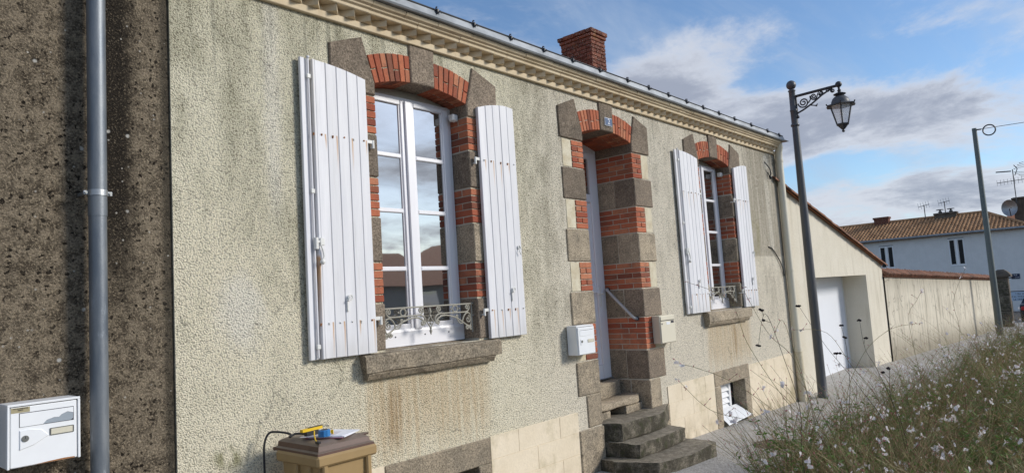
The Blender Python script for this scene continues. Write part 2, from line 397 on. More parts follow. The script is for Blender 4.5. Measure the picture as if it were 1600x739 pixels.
wall_mat('far_render', (.74, .735, .72), (.69, .685, .67), (.55, .54, .52), .3)
wall_mat('dark_pier_stone', (.15, .125, .10), (.09, .075, .06), (.05, .045, .04), .6)
def f_pave(g, b):
    p = g.pos(); n = g.noise(p, .9, 5, .65); f = g.noise(p, 60, 5, .75); v = g.voro(p, 75, 'F1', 'Color')
    col = g.mix(g.ss(n, .35, .68), (.46, .435, .40), (.36, .335, .30))
    col = g.mix(g.mul(g.ss(g.sep(v)[0], .50, .80), .65), col, (.66, .64, .60))
    col = g.mix(g.mul(g.ss(f, .52, .64), .7), col, (.14, .125, .10))
    setp(g, b, col, .95, g.bump(g.add(f, g.voro(p, 120)), .7, .008), spec=.15)
mat('pavement_grit', f_pave)
simple('asphalt', (.055, .055, .058), .9, .25, 30, .6, 150)
def f_soil(g, b):
    p = g.pos(); n = g.noise(p, 6, 6, .7); f = g.noise(p, 60, 4, .7)
    setp(g, b, g.shade(g.mix(n, (.035, .028, .016), (.10, .08, .045)), g.add(.6, f)), .95, g.bump(g.add(n, f), 1, .03), spec=.1)
mat('verge_soil', f_soil)
def leafmat(name, a, c, trans=.25):
    def f(g, b):
        r = g.rand(); p = g.pos(); n = g.noise(p, 9, 3, .6)
        setp(g, b, g.mix(g.m('FRACT', g.add(g.mul(n, 1.2), r)), a, c), .65, spec=.25)
        tr = g.n.new('ShaderNodeBsdfTranslucent'); g.put(tr.inputs[0], g.mix(n, a, c))
        mx = g.n.new('ShaderNodeMixShader'); mx.inputs[0].default_value = trans
        out = g.n['Material Output']; g.l.new(b.outputs[0], mx.inputs[1]); g.l.new(tr.outputs[0], mx.inputs[2]); g.l.new(mx.outputs[0], out.inputs[0])
    return mat(name, f)
leafmat('leaf_green', (.085, .165, .035), (.18, .28, .075), .35)
leafmat('grass_olive', (.17, .165, .06), (.26, .225, .095), .35)
leafmat('grass_straw', (.66, .58, .36), (.48, .40, .22), .3)
leafmat('grass_brown', (.21, .145, .075), (.32, .225, .12), .25)
leafmat('stem_brown', (.22, .18, .09), (.28, .27, .12), .15)
leafmat('stem_dark', (.05, .038, .024), (.07, .055, .03), .1)
leafmat('petal_white', (.86, .84, .83), (.86, .80, .81), .35)
leafmat('bud_pink', (.42, .10, .12), (.60, .28, .28), .25)
simple('seed_black', (.016, .011, .012), .9, .3, 200)
simple('bin_plastic', (.34, .23, .105), .5, .12, 9, .1, 200, spec=.35)
def f_lid(g, b):
    p = g.pos(); n = g.noise(p, 8, 5, .65); nz = g.sep(g.n.new('ShaderNodeNewGeometry').outputs['Normal'])[2]
    col = g.mix(g.ss(n, .35, .7), (.075, .032, .020), (.105, .048, .032))
    dust = g.mul(g.ss(nz, .4, .9), g.add(.35, g.mul(n, .5)))
    setp(g, b, g.mix(dust, col, (.22, .185, .15)), .42, g.bump(n, .15, .004), spec=.45)
mat('lid_plastic', f_lid)
simple('paper', (.78, .79, .84), .7, .04, 10)
simple('paper_shade', (.62, .60, .66), .7, .05, 10)
simple('pink_cover', (.52, .20, .24), .6, .1)
simple('tape_blue', (.030, .17, .42), .4, .1, 30)
simple('yellow_plastic', (.72, .46, .02), .4, .08, 30)
simple('red_plastic', (.45, .02, .02), .35, .1)
simple('plate_blue', (.035, .075, .17), .35, .1, 40)
simple('sign_blue', (.010, .018, .055), .4, .1)
simple('sign_white', (.45, .55, .66), .45, .08, 8)
simple('enamel_white', (.80, .81, .83), .35, .03)
simple('ink', (.03, .03, .04), .6, .1)
simple('sticker', (.36, .31, .185), .6, .15, 30)
simple('grey_flap', (.30, .34, .38), .5, .1)
simple('steel_lock', (.28, .28, .26), .35, .2, 80, metal=.8)
simple('name_card', (.62, .58, .46), .5, .15, 60)
simple('concrete', (.40, .40, .39), .9, .2, 14, .5, 80)
simple('car_paint', (.012, .013, .018), .25, .05, spec=.6)
simple('car_glass', (.01, .012, .014), .05, .05, spec=.8)
simple('cover_iron', (.10, .075, .055), .8, .25, 40, .5, 90)
simple('rail_paint', (.42, .42, .42), .4, .1, 30)
simple('far_pane', (.012, .013, .016), .35, .05, spec=.2)
simple('house_wall', (.40, .38, .34), .9, .1, 3)
def f_lantern(g, b):
    setp(g, b, (.9, .92, .94), .25, spec=.5)
    tr = g.n.new('ShaderNodeBsdfTransparent'); mx = g.n.new('ShaderNodeMixShader'); mx.inputs[0].default_value = .62
    out = g.n['Material Output']; g.l.new(b.outputs[0], mx.inputs[1]); g.l.new(tr.outputs[0], mx.inputs[2]); g.l.new(mx.outputs[0], out.inputs[0])
mat('lantern_glass', f_lantern)


# ------------------------------------------------------------------ mesh helper
class MB:
    def __init__(s): s.v = []; s.f = []; s.mi = []
    def addv(s, pts): k = len(s.v); s.v += [tuple(p) for p in pts]; return k
    def face(s, *idx, m=0): s.f.append(idx); s.mi.append(m)
    def box(s, x0, x1, y0, y1, z0, z1, ch=0.0, jit=0.0, seed=None):
        if x0 > x1: x0, x1 = x1, x0
        if y0 > y1: y0, y1 = y1, y0
        if z0 > z1: z0, z1 = z1, z0
        R = random.Random(seed) if seed is not None else rnd
        j = lambda: R.uniform(-jit, jit) if jit else 0.0
        if ch <= 0:
            k = s.addv([(x + j(), y + j(), z + j()) for x in (x0, x1) for y in (y0, y1) for z in (z0, z1)])
            for q in ((0, 1, 3, 2), (4, 6, 7, 5), (0, 4, 5, 1), (2, 3, 7, 6), (0, 2, 6, 4), (1, 5, 7, 3)): s.face(*[k + i for i in q])
            return
        c = ch; P = {}
        k = len(s.v)
        for ix, X in enumerate((x0, x1)):
            for iy, Y in enumerate((y0, y1)):
                for iz, Z in enumerate((z0, z1)):
                    sx, sy, sz = (1, -1)[ix], (1, -1)[iy], (1, -1)[iz]
                    a, b_, d = j(), j(), j()
                    P[ix, iy, iz] = (len(s.v), len(s.v) + 1, len(s.v) + 2)
                    s.v += [(X + a, Y + sy * c + b_, Z + sz * c + d), (X + sx * c + a, Y + b_, Z + sz * c + d), (X + sx * c + a, Y + sy * c + b_, Z + d)]
        for i in (0, 1):
            s.face(*[P[i, a, b_][0] for a, b_ in ((0, 0), (0, 1), (1, 1), (1, 0))])
            s.face(*[P[a, i, b_][1] for a, b_ in ((0, 0), (0, 1), (1, 1), (1, 0))])
            s.face(*[P[a, b_, i][2] for a, b_ in ((0, 0), (0, 1), (1, 1), (1, 0))])
        for a in (0, 1):
            for b_ in (0, 1):
                s.face(P[a, b_, 0][0], P[a, b_, 1][0], P[a, b_, 1][1], P[a, b_, 0][1])
                s.face(P[a, 0, b_][0], P[a, 1, b_][0], P[a, 1, b_][2], P[a, 0, b_][2])
                s.face(P[0, a, b_][1], P[1, a, b_][1], P[1, a, b_][2], P[0, a, b_][2])
        for q in P.values(): s.face(*q)
    def prism(s, poly, a0, a1, axis='y', ch=0.0):
        """extrude polygon along axis; chamfer the a0 end"""
        n = len(poly); cx = sum(p[0] for p in poly) / n; cy = sum(p[1] for p in poly) / n
        mk = {'y': lambda p, a: (p[0], a, p[1]), 'x': lambda p, a: (a, p[0], p[1]), 'z': lambda p, a: (p[0], p[1], a)}[axis]
        rings = []
        if ch:
            ins = []
            for i in range(n):
                p0, p1, p2 = Vector(poly[i - 1]), Vector(poly[i]), Vector(poly[(i + 1) % n])
                d1 = (p1 - p0).normalized(); d2 = (p2 - p1).normalized()
                n1 = Vector((-d1.y, d1.x)); n2 = Vector((-d2.y, d2.x))
                bis = (n1 + n2); bis = bis / max(.2, bis.length_squared) * 2 * ch
                if (Vector((cx, cy)) - p1).dot(bis) < 0: bis = -bis
                ins.append(p1 + bis)
            rings.append([mk(p, a0) for p in ins]); rings.append([mk(p, a0 + (ch if a1 > a0 else -ch)) for p in poly])
        else: rings.append([mk(p, a0) for p in poly])
        rings.append([mk(p, a1) for p in poly])
        ks = [s.addv(r) for r in rings]
        for k0, k1 in zip(ks, ks[1:]):
            for i in range(n): s.face(k0 + i, k0 + (i + 1) % n, k1 + (i + 1) % n, k1 + i)
        s.face(*[ks[0] + i for i in range(n)]); s.face(*[ks[-1] + i for i in reversed(range(n))])
    def tube(s, pts, r, n=6, r1=None, cap=True, m=0):
        pts = [Vector(p) for p in pts]; N = len(pts); prev = None; ks = []
        for i, p in enumerate(pts):
            d = (pts[min(i + 1, N - 1)] - pts[max(i - 1, 0)])
            d = d.normalized() if d.length > 1e-9 else Vector((0, 0, 1))
            if prev is None:
                a = Vector((0, 0, 1)) if abs(d.z) < .9 else Vector((1, 0, 0)); u = d.cross(a).normalized()
            else:
                u = prev - d * prev.dot(d); u = u.normalized() if u.length > 1e-6 else d.orthogonal().normalized()
            prev = u; w = d.cross(u)
            rr = r if r1 is None else r + (r1 - r) * i / max(1, N - 1)
            ks.append(s.addv([p + rr * (cos(2 * pi * k / n) * u + sin(2 * pi * k / n) * w) for k in range(n)]))
        for k0, k1 in zip(ks, ks[1:]):
            for i in range(n): s.face(k0 + i, k0 + (i + 1) % n, k1 + (i + 1) % n, k1 + i, m=m)
        if cap and n > 2: s.face(*[ks[0] + i for i in range(n)], m=m); s.face(*[ks[-1] + i for i in reversed(range(n))], m=m)
    def lathe(s, prof, c, n=16, rot=0.0):
        ks = []
        for r, z in prof: ks.append(s.addv([(c[0] + r * cos(2 * pi * k / n + rot), c[1] + r * sin(2 * pi * k / n + rot), c[2] + z) for k in range(n)]))
        for k0, k1 in zip(ks, ks[1:]):
            for i in range(n): s.face(k0 + i, k0 + (i + 1) % n, k1 + (i + 1) % n, k1 + i)
        s.face(*[ks[0] + i for i in range(n)]); s.face(*[ks[-1] + i for i in reversed(range(n))])
    def sphere(s, c, r, n=10, m=6, sq=1.0):
        s.lathe([(max(1e-4, r * sin(pi * i / m)), -r * sq * cos(pi * i / m)) for i in range(m + 1)], c, n)
    def quad(s, a, b_, c, d, m=0): k = s.addv((a, b_, c, d)); s.face(k, k + 1, k + 2, k + 3, m=m)
    def tri(s, a, b_, c, m=0): k = s.addv((a, b_, c)); s.face(k, k + 1, k + 2, m=m)
    def mesh(s, name, mats, smooth=False, recalc=True):
        me = bpy.data.meshes.new(name); me.from_pydata(s.v, [], s.f)
        for m in (mats if isinstance(mats, (list, tuple)) else [mats]): me.materials.append(MATS[m] if isinstance(m, str) else m)
        if isinstance(mats, (list, tuple)): me.polygons.foreach_set('material_index', s.mi)
        if recalc:
            bm = bmesh.new(); bm.from_mesh(me); bmesh.ops.recalc_face_normals(bm, faces=bm.faces); bm.to_mesh(me); bm.free()
        if smooth:
            me.polygons.foreach_set('use_smooth', [True] * len(me.polygons))
            if smooth != 'all':
                try: me.set_sharp_from_angle(angle=radians(40))
                except Exception: pass
        me.update(); return me
    def build(s, name, mats, parent=None, smooth=False, recalc=True):
        return link(name, s.mesh(name, mats, smooth, recalc), parent)

def link(name, data, parent=None):
    o = bpy.data.objects.new(name, data); C.objects.link(o)
    if parent is not None:
        o.parent = parent
        if parent.type == 'EMPTY': o.matrix_parent_inverse = Matrix.Translation(-Vector(parent.location))
    return o
def tag(o, label=None, cat=None, group=None, kind=None):
    if label: o['label'] = label
    if cat: o['category'] = cat
    if group: o['group'] = group
    if kind: o['kind'] = kind
    return o
def thing(name, loc, label, cat, group=None):
    o = bpy.data.objects.new(name, None); C.objects.link(o); o.location = loc; o.empty_display_size = .1
    return tag(o, label, cat, group)
def boxobj(name, m, parent, *b, ch=0.0, jit=0.0):
    q = MB(); q.box(*b[:6], ch=b[6] if len(b) > 6 else ch, jit=jit); return q.build(name, m, parent)
def smooth_path(P, n=5):
    out = []
    for i in range(len(P) - 1):
        p0 = P[max(0, i - 1)]; p1 = P[i]; p2 = P[i + 1]; p3 = P[min(len(P) - 1, i + 2)]
        for k in range(n):
            t = k / n; out.append(.5 * ((2 * p1) + (p2 - p0) * t + (2 * p0 - 5 * p1 + 4 * p2 - p3) * t * t + (3 * p1 - p0 - 3 * p2 + p3) * t ** 3))
    out.append(P[-1]); return out
def text_mesh(name, txt, size, m, parent, loc, rot, sx=1.0, align='CENTER'):
    cu = bpy.data.curves.new(name, 'FONT'); cu.body = txt; cu.size = size; cu.extrude = .0008; cu.align_x = align; cu.align_y = 'CENTER'
    t = bpy.data.objects.new(name, cu); C.objects.link(t)
    bpy.context.view_layer.update()
    me = bpy.data.meshes.new_from_object(t.evaluated_get(bpy.context.evaluated_depsgraph_get()))
    bpy.data.objects.remove(t); bpy.data.curves.remove(cu)
    me.transform(Matrix.LocRotScale(Vector(loc), rot, Vector((sx, 1, 1)))); me.materials.clear(); me.materials.append(MATS[m])
    return link(name, me, parent)
ROT_FRONT = Matrix.Rotation(radians(90), 3, 'X').to_quaternion()     # faces -y, reads along +x
ROT_W = (Matrix.Rotation(radians(-90), 3, 'Z') @ Matrix.Rotation(radians(90), 3, 'X')).to_quaternion()   # faces -x

def gz(x):
    if x < -6: return .028 * 17
    if x < 11: return .028 * (11 - x)
    if x < 16: return 0.0
    if x < 60: return -.032 * (x - 16)
    return -.032 * 44
XB = [-80, -6, 11, 16, 60, 500]
def strip(name, m, y0, y1, dz, xs=None):
    q = MB(); xs = xs or XB
    for a, b_ in zip(xs, xs[1:]): q.quad((a, y0, gz(a) + dz), (b_, y0, gz(b_) + dz), (b_, y1, gz(b_) + dz), (a, y1, gz(a) + dz))
    o = q.build(name, m, None, recalc=False); return tag(o, kind='structure')

# ------------------------------------------------------------------ ground
strip('ground', 'verge_soil', -500, 500, -.012)
strip('pavement', 'pavement_grit', -1.75, .6, 0.0, [-80, -6, 11, 16, 60])
strip('verge', 'verge_soil', -5.2, -1.75, .004, [-80, -6, 11, 16, 60])
strip('road', 'asphalt', -10.5, -5.35, -.006, [-80, -6, 11, 16, 60])
strip('opposite_pavement', 'pavement_grit', -12.5, -10.5, .004, [-80, -6, 11, 16, 60])
q = MB(); q.box(46, 54.9, -60, 60, gz(50) + .12, gz(46) + .004 - .0); tag(q.build('crossing_road', 'asphalt'), kind='structure')

# ------------------------------------------------------------------ neighbour's dark house on the left
nb = thing('neighbouring_house', (-1.2, .02, gz(0)), 'dark brown rendered house wall with zinc drainpipe at left edge', 'house')
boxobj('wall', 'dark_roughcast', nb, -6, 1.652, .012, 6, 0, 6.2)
q = MB(); q.tube([(1.245, -.085, z) for z in (.35, 1.2, 1.8, 2.42)], .0415, 20); q.tube([(1.245, -.085, z) for z in (2.40, 3.4, 6.0)], .044, 20)
pipe = q.build('drainpipe', 'weathered_zinc', nb, smooth=True)
q = MB(); q.tube([(1.245, -.085, 2.505), (1.245, -.085, 2.535)], .0475, 20)
q.box(1.178, 1.203, -.092, -.082, 2.508, 2.532, .003); q.box(1.287, 1.314, -.092, -.082, 2.508, 2.532, .003)
q.box(1.184, 1.200, -.085, .014, 2.512, 2.528); q.box(1.292, 1.308, -.085, .014, 2.512, 2.528)
br = q.build('bracket', 'galvanised', pipe, smooth=True)
for x in (1.190, 1.302):
    q = MB(); q.tube([(x, -.092, 2.52), (x, -.0985, 2.52)], .0065, 8); q.build('bolt', 'steel_lock', pipe)

# ------------------------------------------------------------------ the house
house = thing('house', (6.4, 0, .1), 'rendered stone and brick house with white shutters and stone doorsteps', 'house')
LW = dict(x0=3.115, x1=4.065, z0=1.535, d=.19); DR = dict(x0=5.72, x1=6.655, z0=.30, d=.475); RW = dict(x0=8.295, x1=9.22, z0=1.535, d=.19)
SPR, RISE = 3.492, .078
def soff(o, x, e=0.0):
    xc = (o['x0'] + o['x1']) / 2; hw = (o['x1'] - o['x0']) / 2 + e
    return SPR + e + RISE * max(0.0, 1 - ((x - xc) / hw) ** 2)
HX0, HX1, HZ = 1.655, 11.06, 3.93
E6 = .006
V1 = dict(x0=3.20, x1=3.977, z0=.25, zt=.544); V2 = dict(x0=8.372, x1=9.10, z0=.06, zt=.588)
def front_wall():
    q = MB(); holes = []
    for o in (LW, DR, RW): holes.append((o['x0'] - E6, o['x1'] + E6, o['z0'] - E6, lambda x, o=o: soff(o, x, E6)))
    for o in (V1, V2): holes.append((o['x0'] - E6, o['x1'] + E6, o['z0'] - E6, lambda x, o=o: o['zt'] + E6))
    xs = {HX0, HX1}
    for h in holes:
        for i in range(17): xs.add(round(h[0] + (h[1] - h[0]) * i / 16, 5))
    xs = sorted(xs)
    for a, b_ in zip(xs, xs[1:]):
        mid = (a + b_) / 2; hs = [h for h in holes if h[0] < mid < h[1]]
        z0a = -.3
        la = lb = z0a
        for h in sorted(hs, key=lambda h: h[2]):
            if h[2] > la: q.quad((a, 0, la), (b_, 0, lb), (b_, 0, h[2]), (a, 0, h[2]))
            la, lb = h[3](a), h[3](b_)
        q.quad((a, 0, la), (b_, 0, lb), (b_, 0, HZ), (a, 0, HZ))
    # ends and back so that the wall is a solid thing
    q.quad((HX0, 0, -.3), (HX0, 5.9, -.3), (HX0, 5.9, HZ), (HX0, 0, HZ)); q.quad((HX1, 0, -.3), (HX1, 5.9, -.3), (HX1, 5.9, HZ), (HX1, 0, HZ))
    q.quad((HX0, 5.9, -.3), (HX1, 5.9, -.3), (HX1, 5.9, HZ), (HX0, 5.9, HZ))
    for X in (HX0, HX1): q.tri((X, 0, HZ), (X, 5.9, HZ), (X, 2.95, HZ + 1.55))
    return q.build('wall', 'roughcast', house, recalc=False)
front_wall()
def reveal(o, name):
    q = MB(); x0, x1, z0, d = o['x0'] - E6, o['x1'] + E6, o['z0'] - E6, o['d'] + .12
    zt = soff(o, x0, E6)
    q.quad((x0, 0, z0), (x0, d, z0), (x0, d, zt), (x0, 0, zt)); q.quad((x1, 0, z0), (x1, d, z0), (x1, d, zt), (x1, 0, zt))
    q.quad((x0, 0, z0), (x1, 0, z0), (x1, d, z0), (x0, d, z0))
    for i in range(16):
        a = x0 + (x1 - x0) * i / 16; b_ = x0 + (x1 - x0) * (i + 1) / 16
        q.quad((a, 0, soff(o, a, E6)), (b_, 0, soff(o, b_, E6)), (b_, d, soff(o, b_, E6)), (a, d, soff(o, a, E6)))
    # dark room behind
    q.quad((x0, d, z0), (x1, d, z0), (x1, d, zt + .1), (x0, d, zt + .1))
    return q.build(name, 'mortar', house, recalc=False)
PB, PS = -.009, -.014      # how far bricks and stones stand proud of the render

def surround(o, name, lab, zbot, narrow_low=False):
    s = reveal(o, name); s['label'] = lab
    x0, x1, d = o['x0'], o['x1'], o['d']; xc = (x0 + x1) / 2
    def bx(nm, m, sgn, edge, a0, a1, y0, y1, z0, z1, ch, jit=.0015):
        xa, xb = (edge + a0, edge + a1) if sgn > 0 else (edge - a1, edge - a0)
        q = MB(); q.box(xa, xb, y0, y1, z0, z1, ch, jit); return q.build(nm, m, s)
    levels = [('b', 3.108, 3.388, 5), ('s', 2.79, 3.10, 0), ('b', 2.495, 2.782, 5), ('s', 2.172, 2.487, 0), ('b', 1.878, 2.164, 5)]
    if zbot < 1: levels += [('s', 1.565, 1.87, 0), ('b', 1.208, 1.557, 6), ('s', .887, 1.20, 0)]
    else: levels += [('s', zbot, 1.87, 0)]
    for sgn, edge in ((-1, x0), (1, x1)):
        for kind, za, zb, n in levels:
            if kind == 's':
                w = .372 + rnd.uniform(-.012, .012) if zbot < 1 else .36
                m = rnd.choice(('granite', 'granite', 'granite_dark')) if za < 2.7 else 'granite_dark'
                if d > .3:
                    sp = rnd.uniform(.20, .27)
                    bx('stone', m, sgn, edge, 0, w, PS, sp, za, zb, .007, .003)
                    bx('stone', 'granite', sgn, edge, .001, .2, sp + .006, d + .08, za, zb, .006, .002)
                else: bx('stone', m, sgn, edge, 0, w, PS, d + .05, za, zb, .007, .003)
            else:
                h = (zb - za) / n
                for i in range(n):
                    z0 = za + i * h + .004; z1 = za + (i + 1) * h - .004
                    jx = rnd.uniform(-.004, .004)
                    if i % 2 == 0:
                        bx('brick', 'brick', sgn, edge, 0, .192 + jx, PB, .098, z0, z1, .003)
                        if d > .3:
                            bx('brick', 'brick', sgn, edge, .001, .1, .108, .30, z0, z1, .003)
                            bx('brick', 'brick', sgn, edge, .001, .1, .31, d + .06, z0, z1, .003)
                        else: bx('brick', 'brick', sgn, edge, .001, .1, .108, d + .03, z0, z1, .003)
                    else:
                        bx('brick', 'brick', sgn, edge, 0, .092, PB, .20, z0, z1, .003)
                        bx('brick', 'brick', sgn, edge, .102, .192 + jx, PB, .09, z0, z1, .003)
                        if d > .3: bx('brick', 'brick', sgn, edge, .001, .1, .21, d + .06, z0, z1, .003)
                    if zbot < 1 and False: pass
                if zbot < 1:        # smooth lime between brickwork and roughcast
                    xa, xb = sorted((edge + sgn * .200, edge + sgn * .345))
                    q = MB(); q.box(xa, xb, -.0045, .01, za + .004, zb - .004, .002); q.build('plaster_patch', 'lime_plaster', s)
    if zbot < 1:
        for sgn, edge in ((-1, x0), (1, x1)):
            bx('stone', 'granite', sgn, edge, 0, .235, PS, .23, .575, .878, .008, .003)
            bx('stone', 'granite', sgn, edge, .001, .2, .236, d + .08, .575, .878, .007, .003)
            bx('stone', 'granite', sgn, edge, 0, .395 if sgn < 0 else .375, PS - .006, .3, .12, .565, .010, .004)
    # springers
    j = lambda: rnd.uniform(-.006, .006)
    Lp = [(x0 - .385 + j(), 3.398), (x0, 3.396), (x0, SPR), (x0 - .052, 3.66), (x0 - .100, 3.822 + j()), (x0 - .383 + j(), 3.708 + j())]
    Rp = [(x1, 3.396), (x1 + .372 + j(), 3.398), (x1 + .375 + j(), 3.722 + j()), (x1 + .095, 3.822 + j()), (x1 + .05, 3.66), (x1, SPR)]
    for P in (Lp, Rp):
        q = MB(); q.prism(P, PS - .004, d + .05, 'y', .008); q.build('springer_stone', 'granite_dark', s)
    kw = .122
    Kp = [(xc - kw, soff(o, xc - kw)), (xc + kw, soff(o, xc + kw)), (xc + kw + .010, 3.872), (xc - kw - .006, 3.868)]
    q = MB(); q.prism(Kp, PS - .004, d + .05, 'y', .008); q.build('keystone', 'granite_dark', s)
    # arch bricks, both sides of the keystone
    N = 7
    for sgn in (-1, 1):
        for i in range(N):
            def pt(t, v):      # t 0 at springer .. 1 at key, v 0 intrados .. 1 extrados
                ex = x0 if sgn < 0 else x1
                xb = ex + (-sgn) * t * ((x1 - x0) / 2 - kw)
                sl = .052 * (1 - t) * v * 1.15
                z_in = soff(o, xb); z_out = 3.690 + .082 * (1 - (1 - t) ** 2)
                return (xb + sgn * sl, z_in + (z_out - z_in) * v)
            t0, t1 = i / N + .011, (i + 1) / N - .011
            if i == 0: t0 = .02
            parts = [(0, .475), (.515, 1)] if i % 2 == 0 else [(0, 1)]
            if i == 4: parts = [(0, .40), (.44, 1)]
            for v0, v1 in parts:
                P = [pt(t0, v0), pt(t1, v0), pt(t1, v1), pt(t0, v1)]
                q = MB(); q.prism(P, PB + rnd.uniform(-.002, .002), .10 if i % 2 else .21 if d > .3 else .10, 'y', .003); q.build('brick', 'brick', s)
            yy = [.108, d + .06] if d < .3 else ([.108, .32, d + .06] if i % 2 else [.218, d + .06])
            for ya, yb in zip(yy, yy[1:]):
                P = [pt(t0, 0), pt(t1, 0), pt(t1, .5), pt(t0, .5)]
                q = MB(); q.prism(P, ya + .004, yb - .004, 'y', .003); q.build('brick', 'brick', s)
    return s
surround(LW, 'window_surround', 'brick and granite surround of the nearer, larger looking window', 1.545)
sd = surround(DR, 'door_surround', 'brick and granite surround of the deep doorway', .5)
surround(RW, 'window_surround', 'brick and granite surround of the farther window beyond the door', 1.545)

# house number plate on the door's keystone
pl = boxobj('number_plate', 'enamel_white', sd, 6.137, 6.276, -.030, -.019, 3.622, 3.710, .003)
boxobj('plate_field', 'plate_blue', sd, 6.143, 6.270, -.0325, -.029, 3.628, 3.704, .001)
text_mesh('number', '2', .085, 'enamel_white', sd, (6.2065, -.0335, 3.666), ROT_FRONT)

# sills
def sill(o, name):
    a, b_ = o['x0'] - .235, o['x1'] + .175
    prof = [(.2, 1.54), (-.075, 1.522), (-.085, 1.512), (-.085, 1.405), (-.07, 1.398), (-.07, 1.388), (-.045, 1.352), (.1, 1.352)]
    q = MB(); n = 14; ks = []
    for i in range(n + 1):
        x = a + (b_ - a) * i / n
        sq = .0
        ks.append(q.addv([(x + (.03 if i == 0 and z < 1.4 else -.06 if i == n and z < 1.4 else 0), y + (rnd.uniform(-.004, .004) if y < 0 else 0), z + rnd.uniform(-.003, .003)) for y, z in prof]))
    m = len(prof)
    for k0, k1 in zip(ks, ks[1:]):
        for i in range(m): q.face(k0 + i, k0 + (i + 1) % m, k1 + (i + 1) % m, k1 + i)
    q.face(*[ks[0] + i for i in range(m)]); q.face(*[ks[-1] + i for i in reversed(range(m))])
    return q.build(name, 'granite', house)
sill(LW, 'window_sill'); sill(RW, 'window_sill')

# windows
def window(o, lab):
    x0, x1, d = o['x0'], o['x1'], o['d']; fx0, fx1 = x0 + .0, x1 - .0
    xc = (x0 + x1) / 2 - .02
    q = MB()
    zb, zt = 1.545, 3.505
    q.box(fx0, fx0 + .055, d, d + .07, zb, zt, .004); q.box(fx1 - .055, fx1, d, d + .07, zb, zt, .004)
    q.box(fx0 + .055, fx1 - .055, d + .001, d + .069, zt - .035, zt, .003); q.box(fx0 + .055, fx1 - .055, d + .001, d + .069, zb, zb + .09, .003)
    # arched filling above the straight head
    n = 14
    P = [(fx0, zt - .002)] + [(fx0 + (fx1 - fx0) * i / n, soff(o, fx0 + (fx1 - fx0) * i / n) + .004) for i in range(n + 1)] + [(fx1, zt - .002)]
    P = [(x, max(z, zt)) for x, z in P]
    w = q.build('window', 'pvc_white', house, smooth=True); w['label'] = lab
    q = MB(); q.prism(P, d + .02, d + .06, 'y'); q.build('arch_filling', 'mortar', w)
    # weather bar at the foot
    q = MB(); q.prism([(d - .030, 1.541), (d - .030, 1.650), (d - .024, 1.668), (d, 1.676), (d, 1.541)], fx0 + .004, fx1 - .004, 'x'); q.build('sill_bar', 'pvc_white', w)
    for x in (fx0 + .22, (fx0 + fx1) / 2 + .04, fx1 - .18):
        q = MB(); q.tube([(x, d - .0295, 1.615), (x, d - .033, 1.615)], .006, 8); q.build('drain_cap', 'ink', w)
    for a, b_ in ((fx0 + .045, xc), (xc, fx1 - .045)):
        z0, z1 = 1.655, 3.478; st = .068
        q = MB()
        for bx in ((a, a + st, d - .018, d + .05, z0, z1), (b_ - st, b_, d - .018, d + .05, z0, z1), (a + st, b_ - st, d - .017, d + .049, z1 - st * .6, z1), (a + st, b_ - st, d - .017, d + .049, z0, z0 + st * .75)):
            q.box(*bx, .006)
        # glazing beads
        for bx in ((a + st - .002, a + st + .012, d - .006, d + .02, z0 + .05, z1 - .04), (b_ - st - .012, b_ - st + .002, d - .006, d + .02, z0 + .05, z1 - .04)): q.box(*bx, .003)
        q.build('sash', 'pvc_white', w, smooth=True)
        zs = [z0 + .045, 2.132, 2.585, 3.022, z1 - .036]
        for zz in zs[1:-1]: boxobj('glazing_bar', 'pvc_white', w, a + st + .008, b_ - st - .008, d - .012, d + .018, zz - .017, zz + .017, ch=.006)
        for za, zb2 in zip(zs, zs[1:]): boxobj('pane', 'pane_glass', w, a + st - .004, b_ - st + .004, d + .004, d + .010, za, zb2 - .0)
    # meeting stile cover
    boxobj('meeting_stile', 'pvc_white', w, xc - .034, xc + .034, d - .036, d - .0185, 1.66, 3.472, ch=.006)
    # little box for the roller catch under the arch
    boxobj('catch_box', 'white_hardware', w, fx1 - .075, fx1 - .01, d - .11, d - .05, 3.365, 3.425, ch=.01)
    return w
window(LW, 'white double casement window with eight panes, nearer one')
window(RW, 'white double casement window with eight panes, farther one')

# door
q = MB(); x0, x1, d = DR['x0'], DR['x1'], DR['d']
q.box(x0, x0 + .07, d, d + .07, .90, 3.50, .005); q.box(x1 - .07, x1, d, d + .07, .90, 3.50, .005); q.box(x0 + .07, x1 - .07, d + .001, d + .069, 3.455, 3.50, .004)
P = [(x0, 3.499)] + [(x0 + (x1 - x0) * i / 14, max(3.499, soff(DR, x0 + (x1 - x0) * i / 14) + .004)) for i in range(15)] + [(x1, 3.499)]
q.prism(P, d + .003, d + .06, 'y')
door = q.build('door', 'pvc_white', house, smooth=True); door['label'] = 'white front door with glazed top, set deep in its reveal'
q = MB(); a, b_ = x0 + .062, x1 - .062
for bx in ((a, a + .11, .90, 3.455), (b_ - .11, b_, .90, 3.455)): q.box(bx[0], bx[1], d - .015, d + .045, bx[2], bx[3], .006)
for za, zb in ((.90, 1.06), (2.88, 2.975), (3.38, 3.455), (1.85, 1.93)): q.box(a + .11, b_ - .11, d - .014, d + .044, za, zb, .006)
q.box(a + .1, b_ - .1, d + .006, d + .03, 1.0, 2.9)
for za, zb in ((1.10, 1.81), (1.97, 2.84)): q.box(a + .15, b_ - .15, d - .006, d + .02, za, zb, .012)
q.build('door_leaf', 'pvc_white', door, smooth=True)
boxobj('pane', 'pane_glass', door, a + .1, b_ - .1, d + .006, d + .012, 2.96, 3.39)
q = MB(); q.box(b_ - .085, b_ - .055, d - .022, d - .012, 1.70, 1.92, .003); q.tube([(b_ - .07, d - .02, 1.84), (b_ - .07, d - .06, 1.84), (b_ - .17, d - .062, 1.84)], .009, 8)
q.build('handle', 'white_hardware', door, smooth=True)
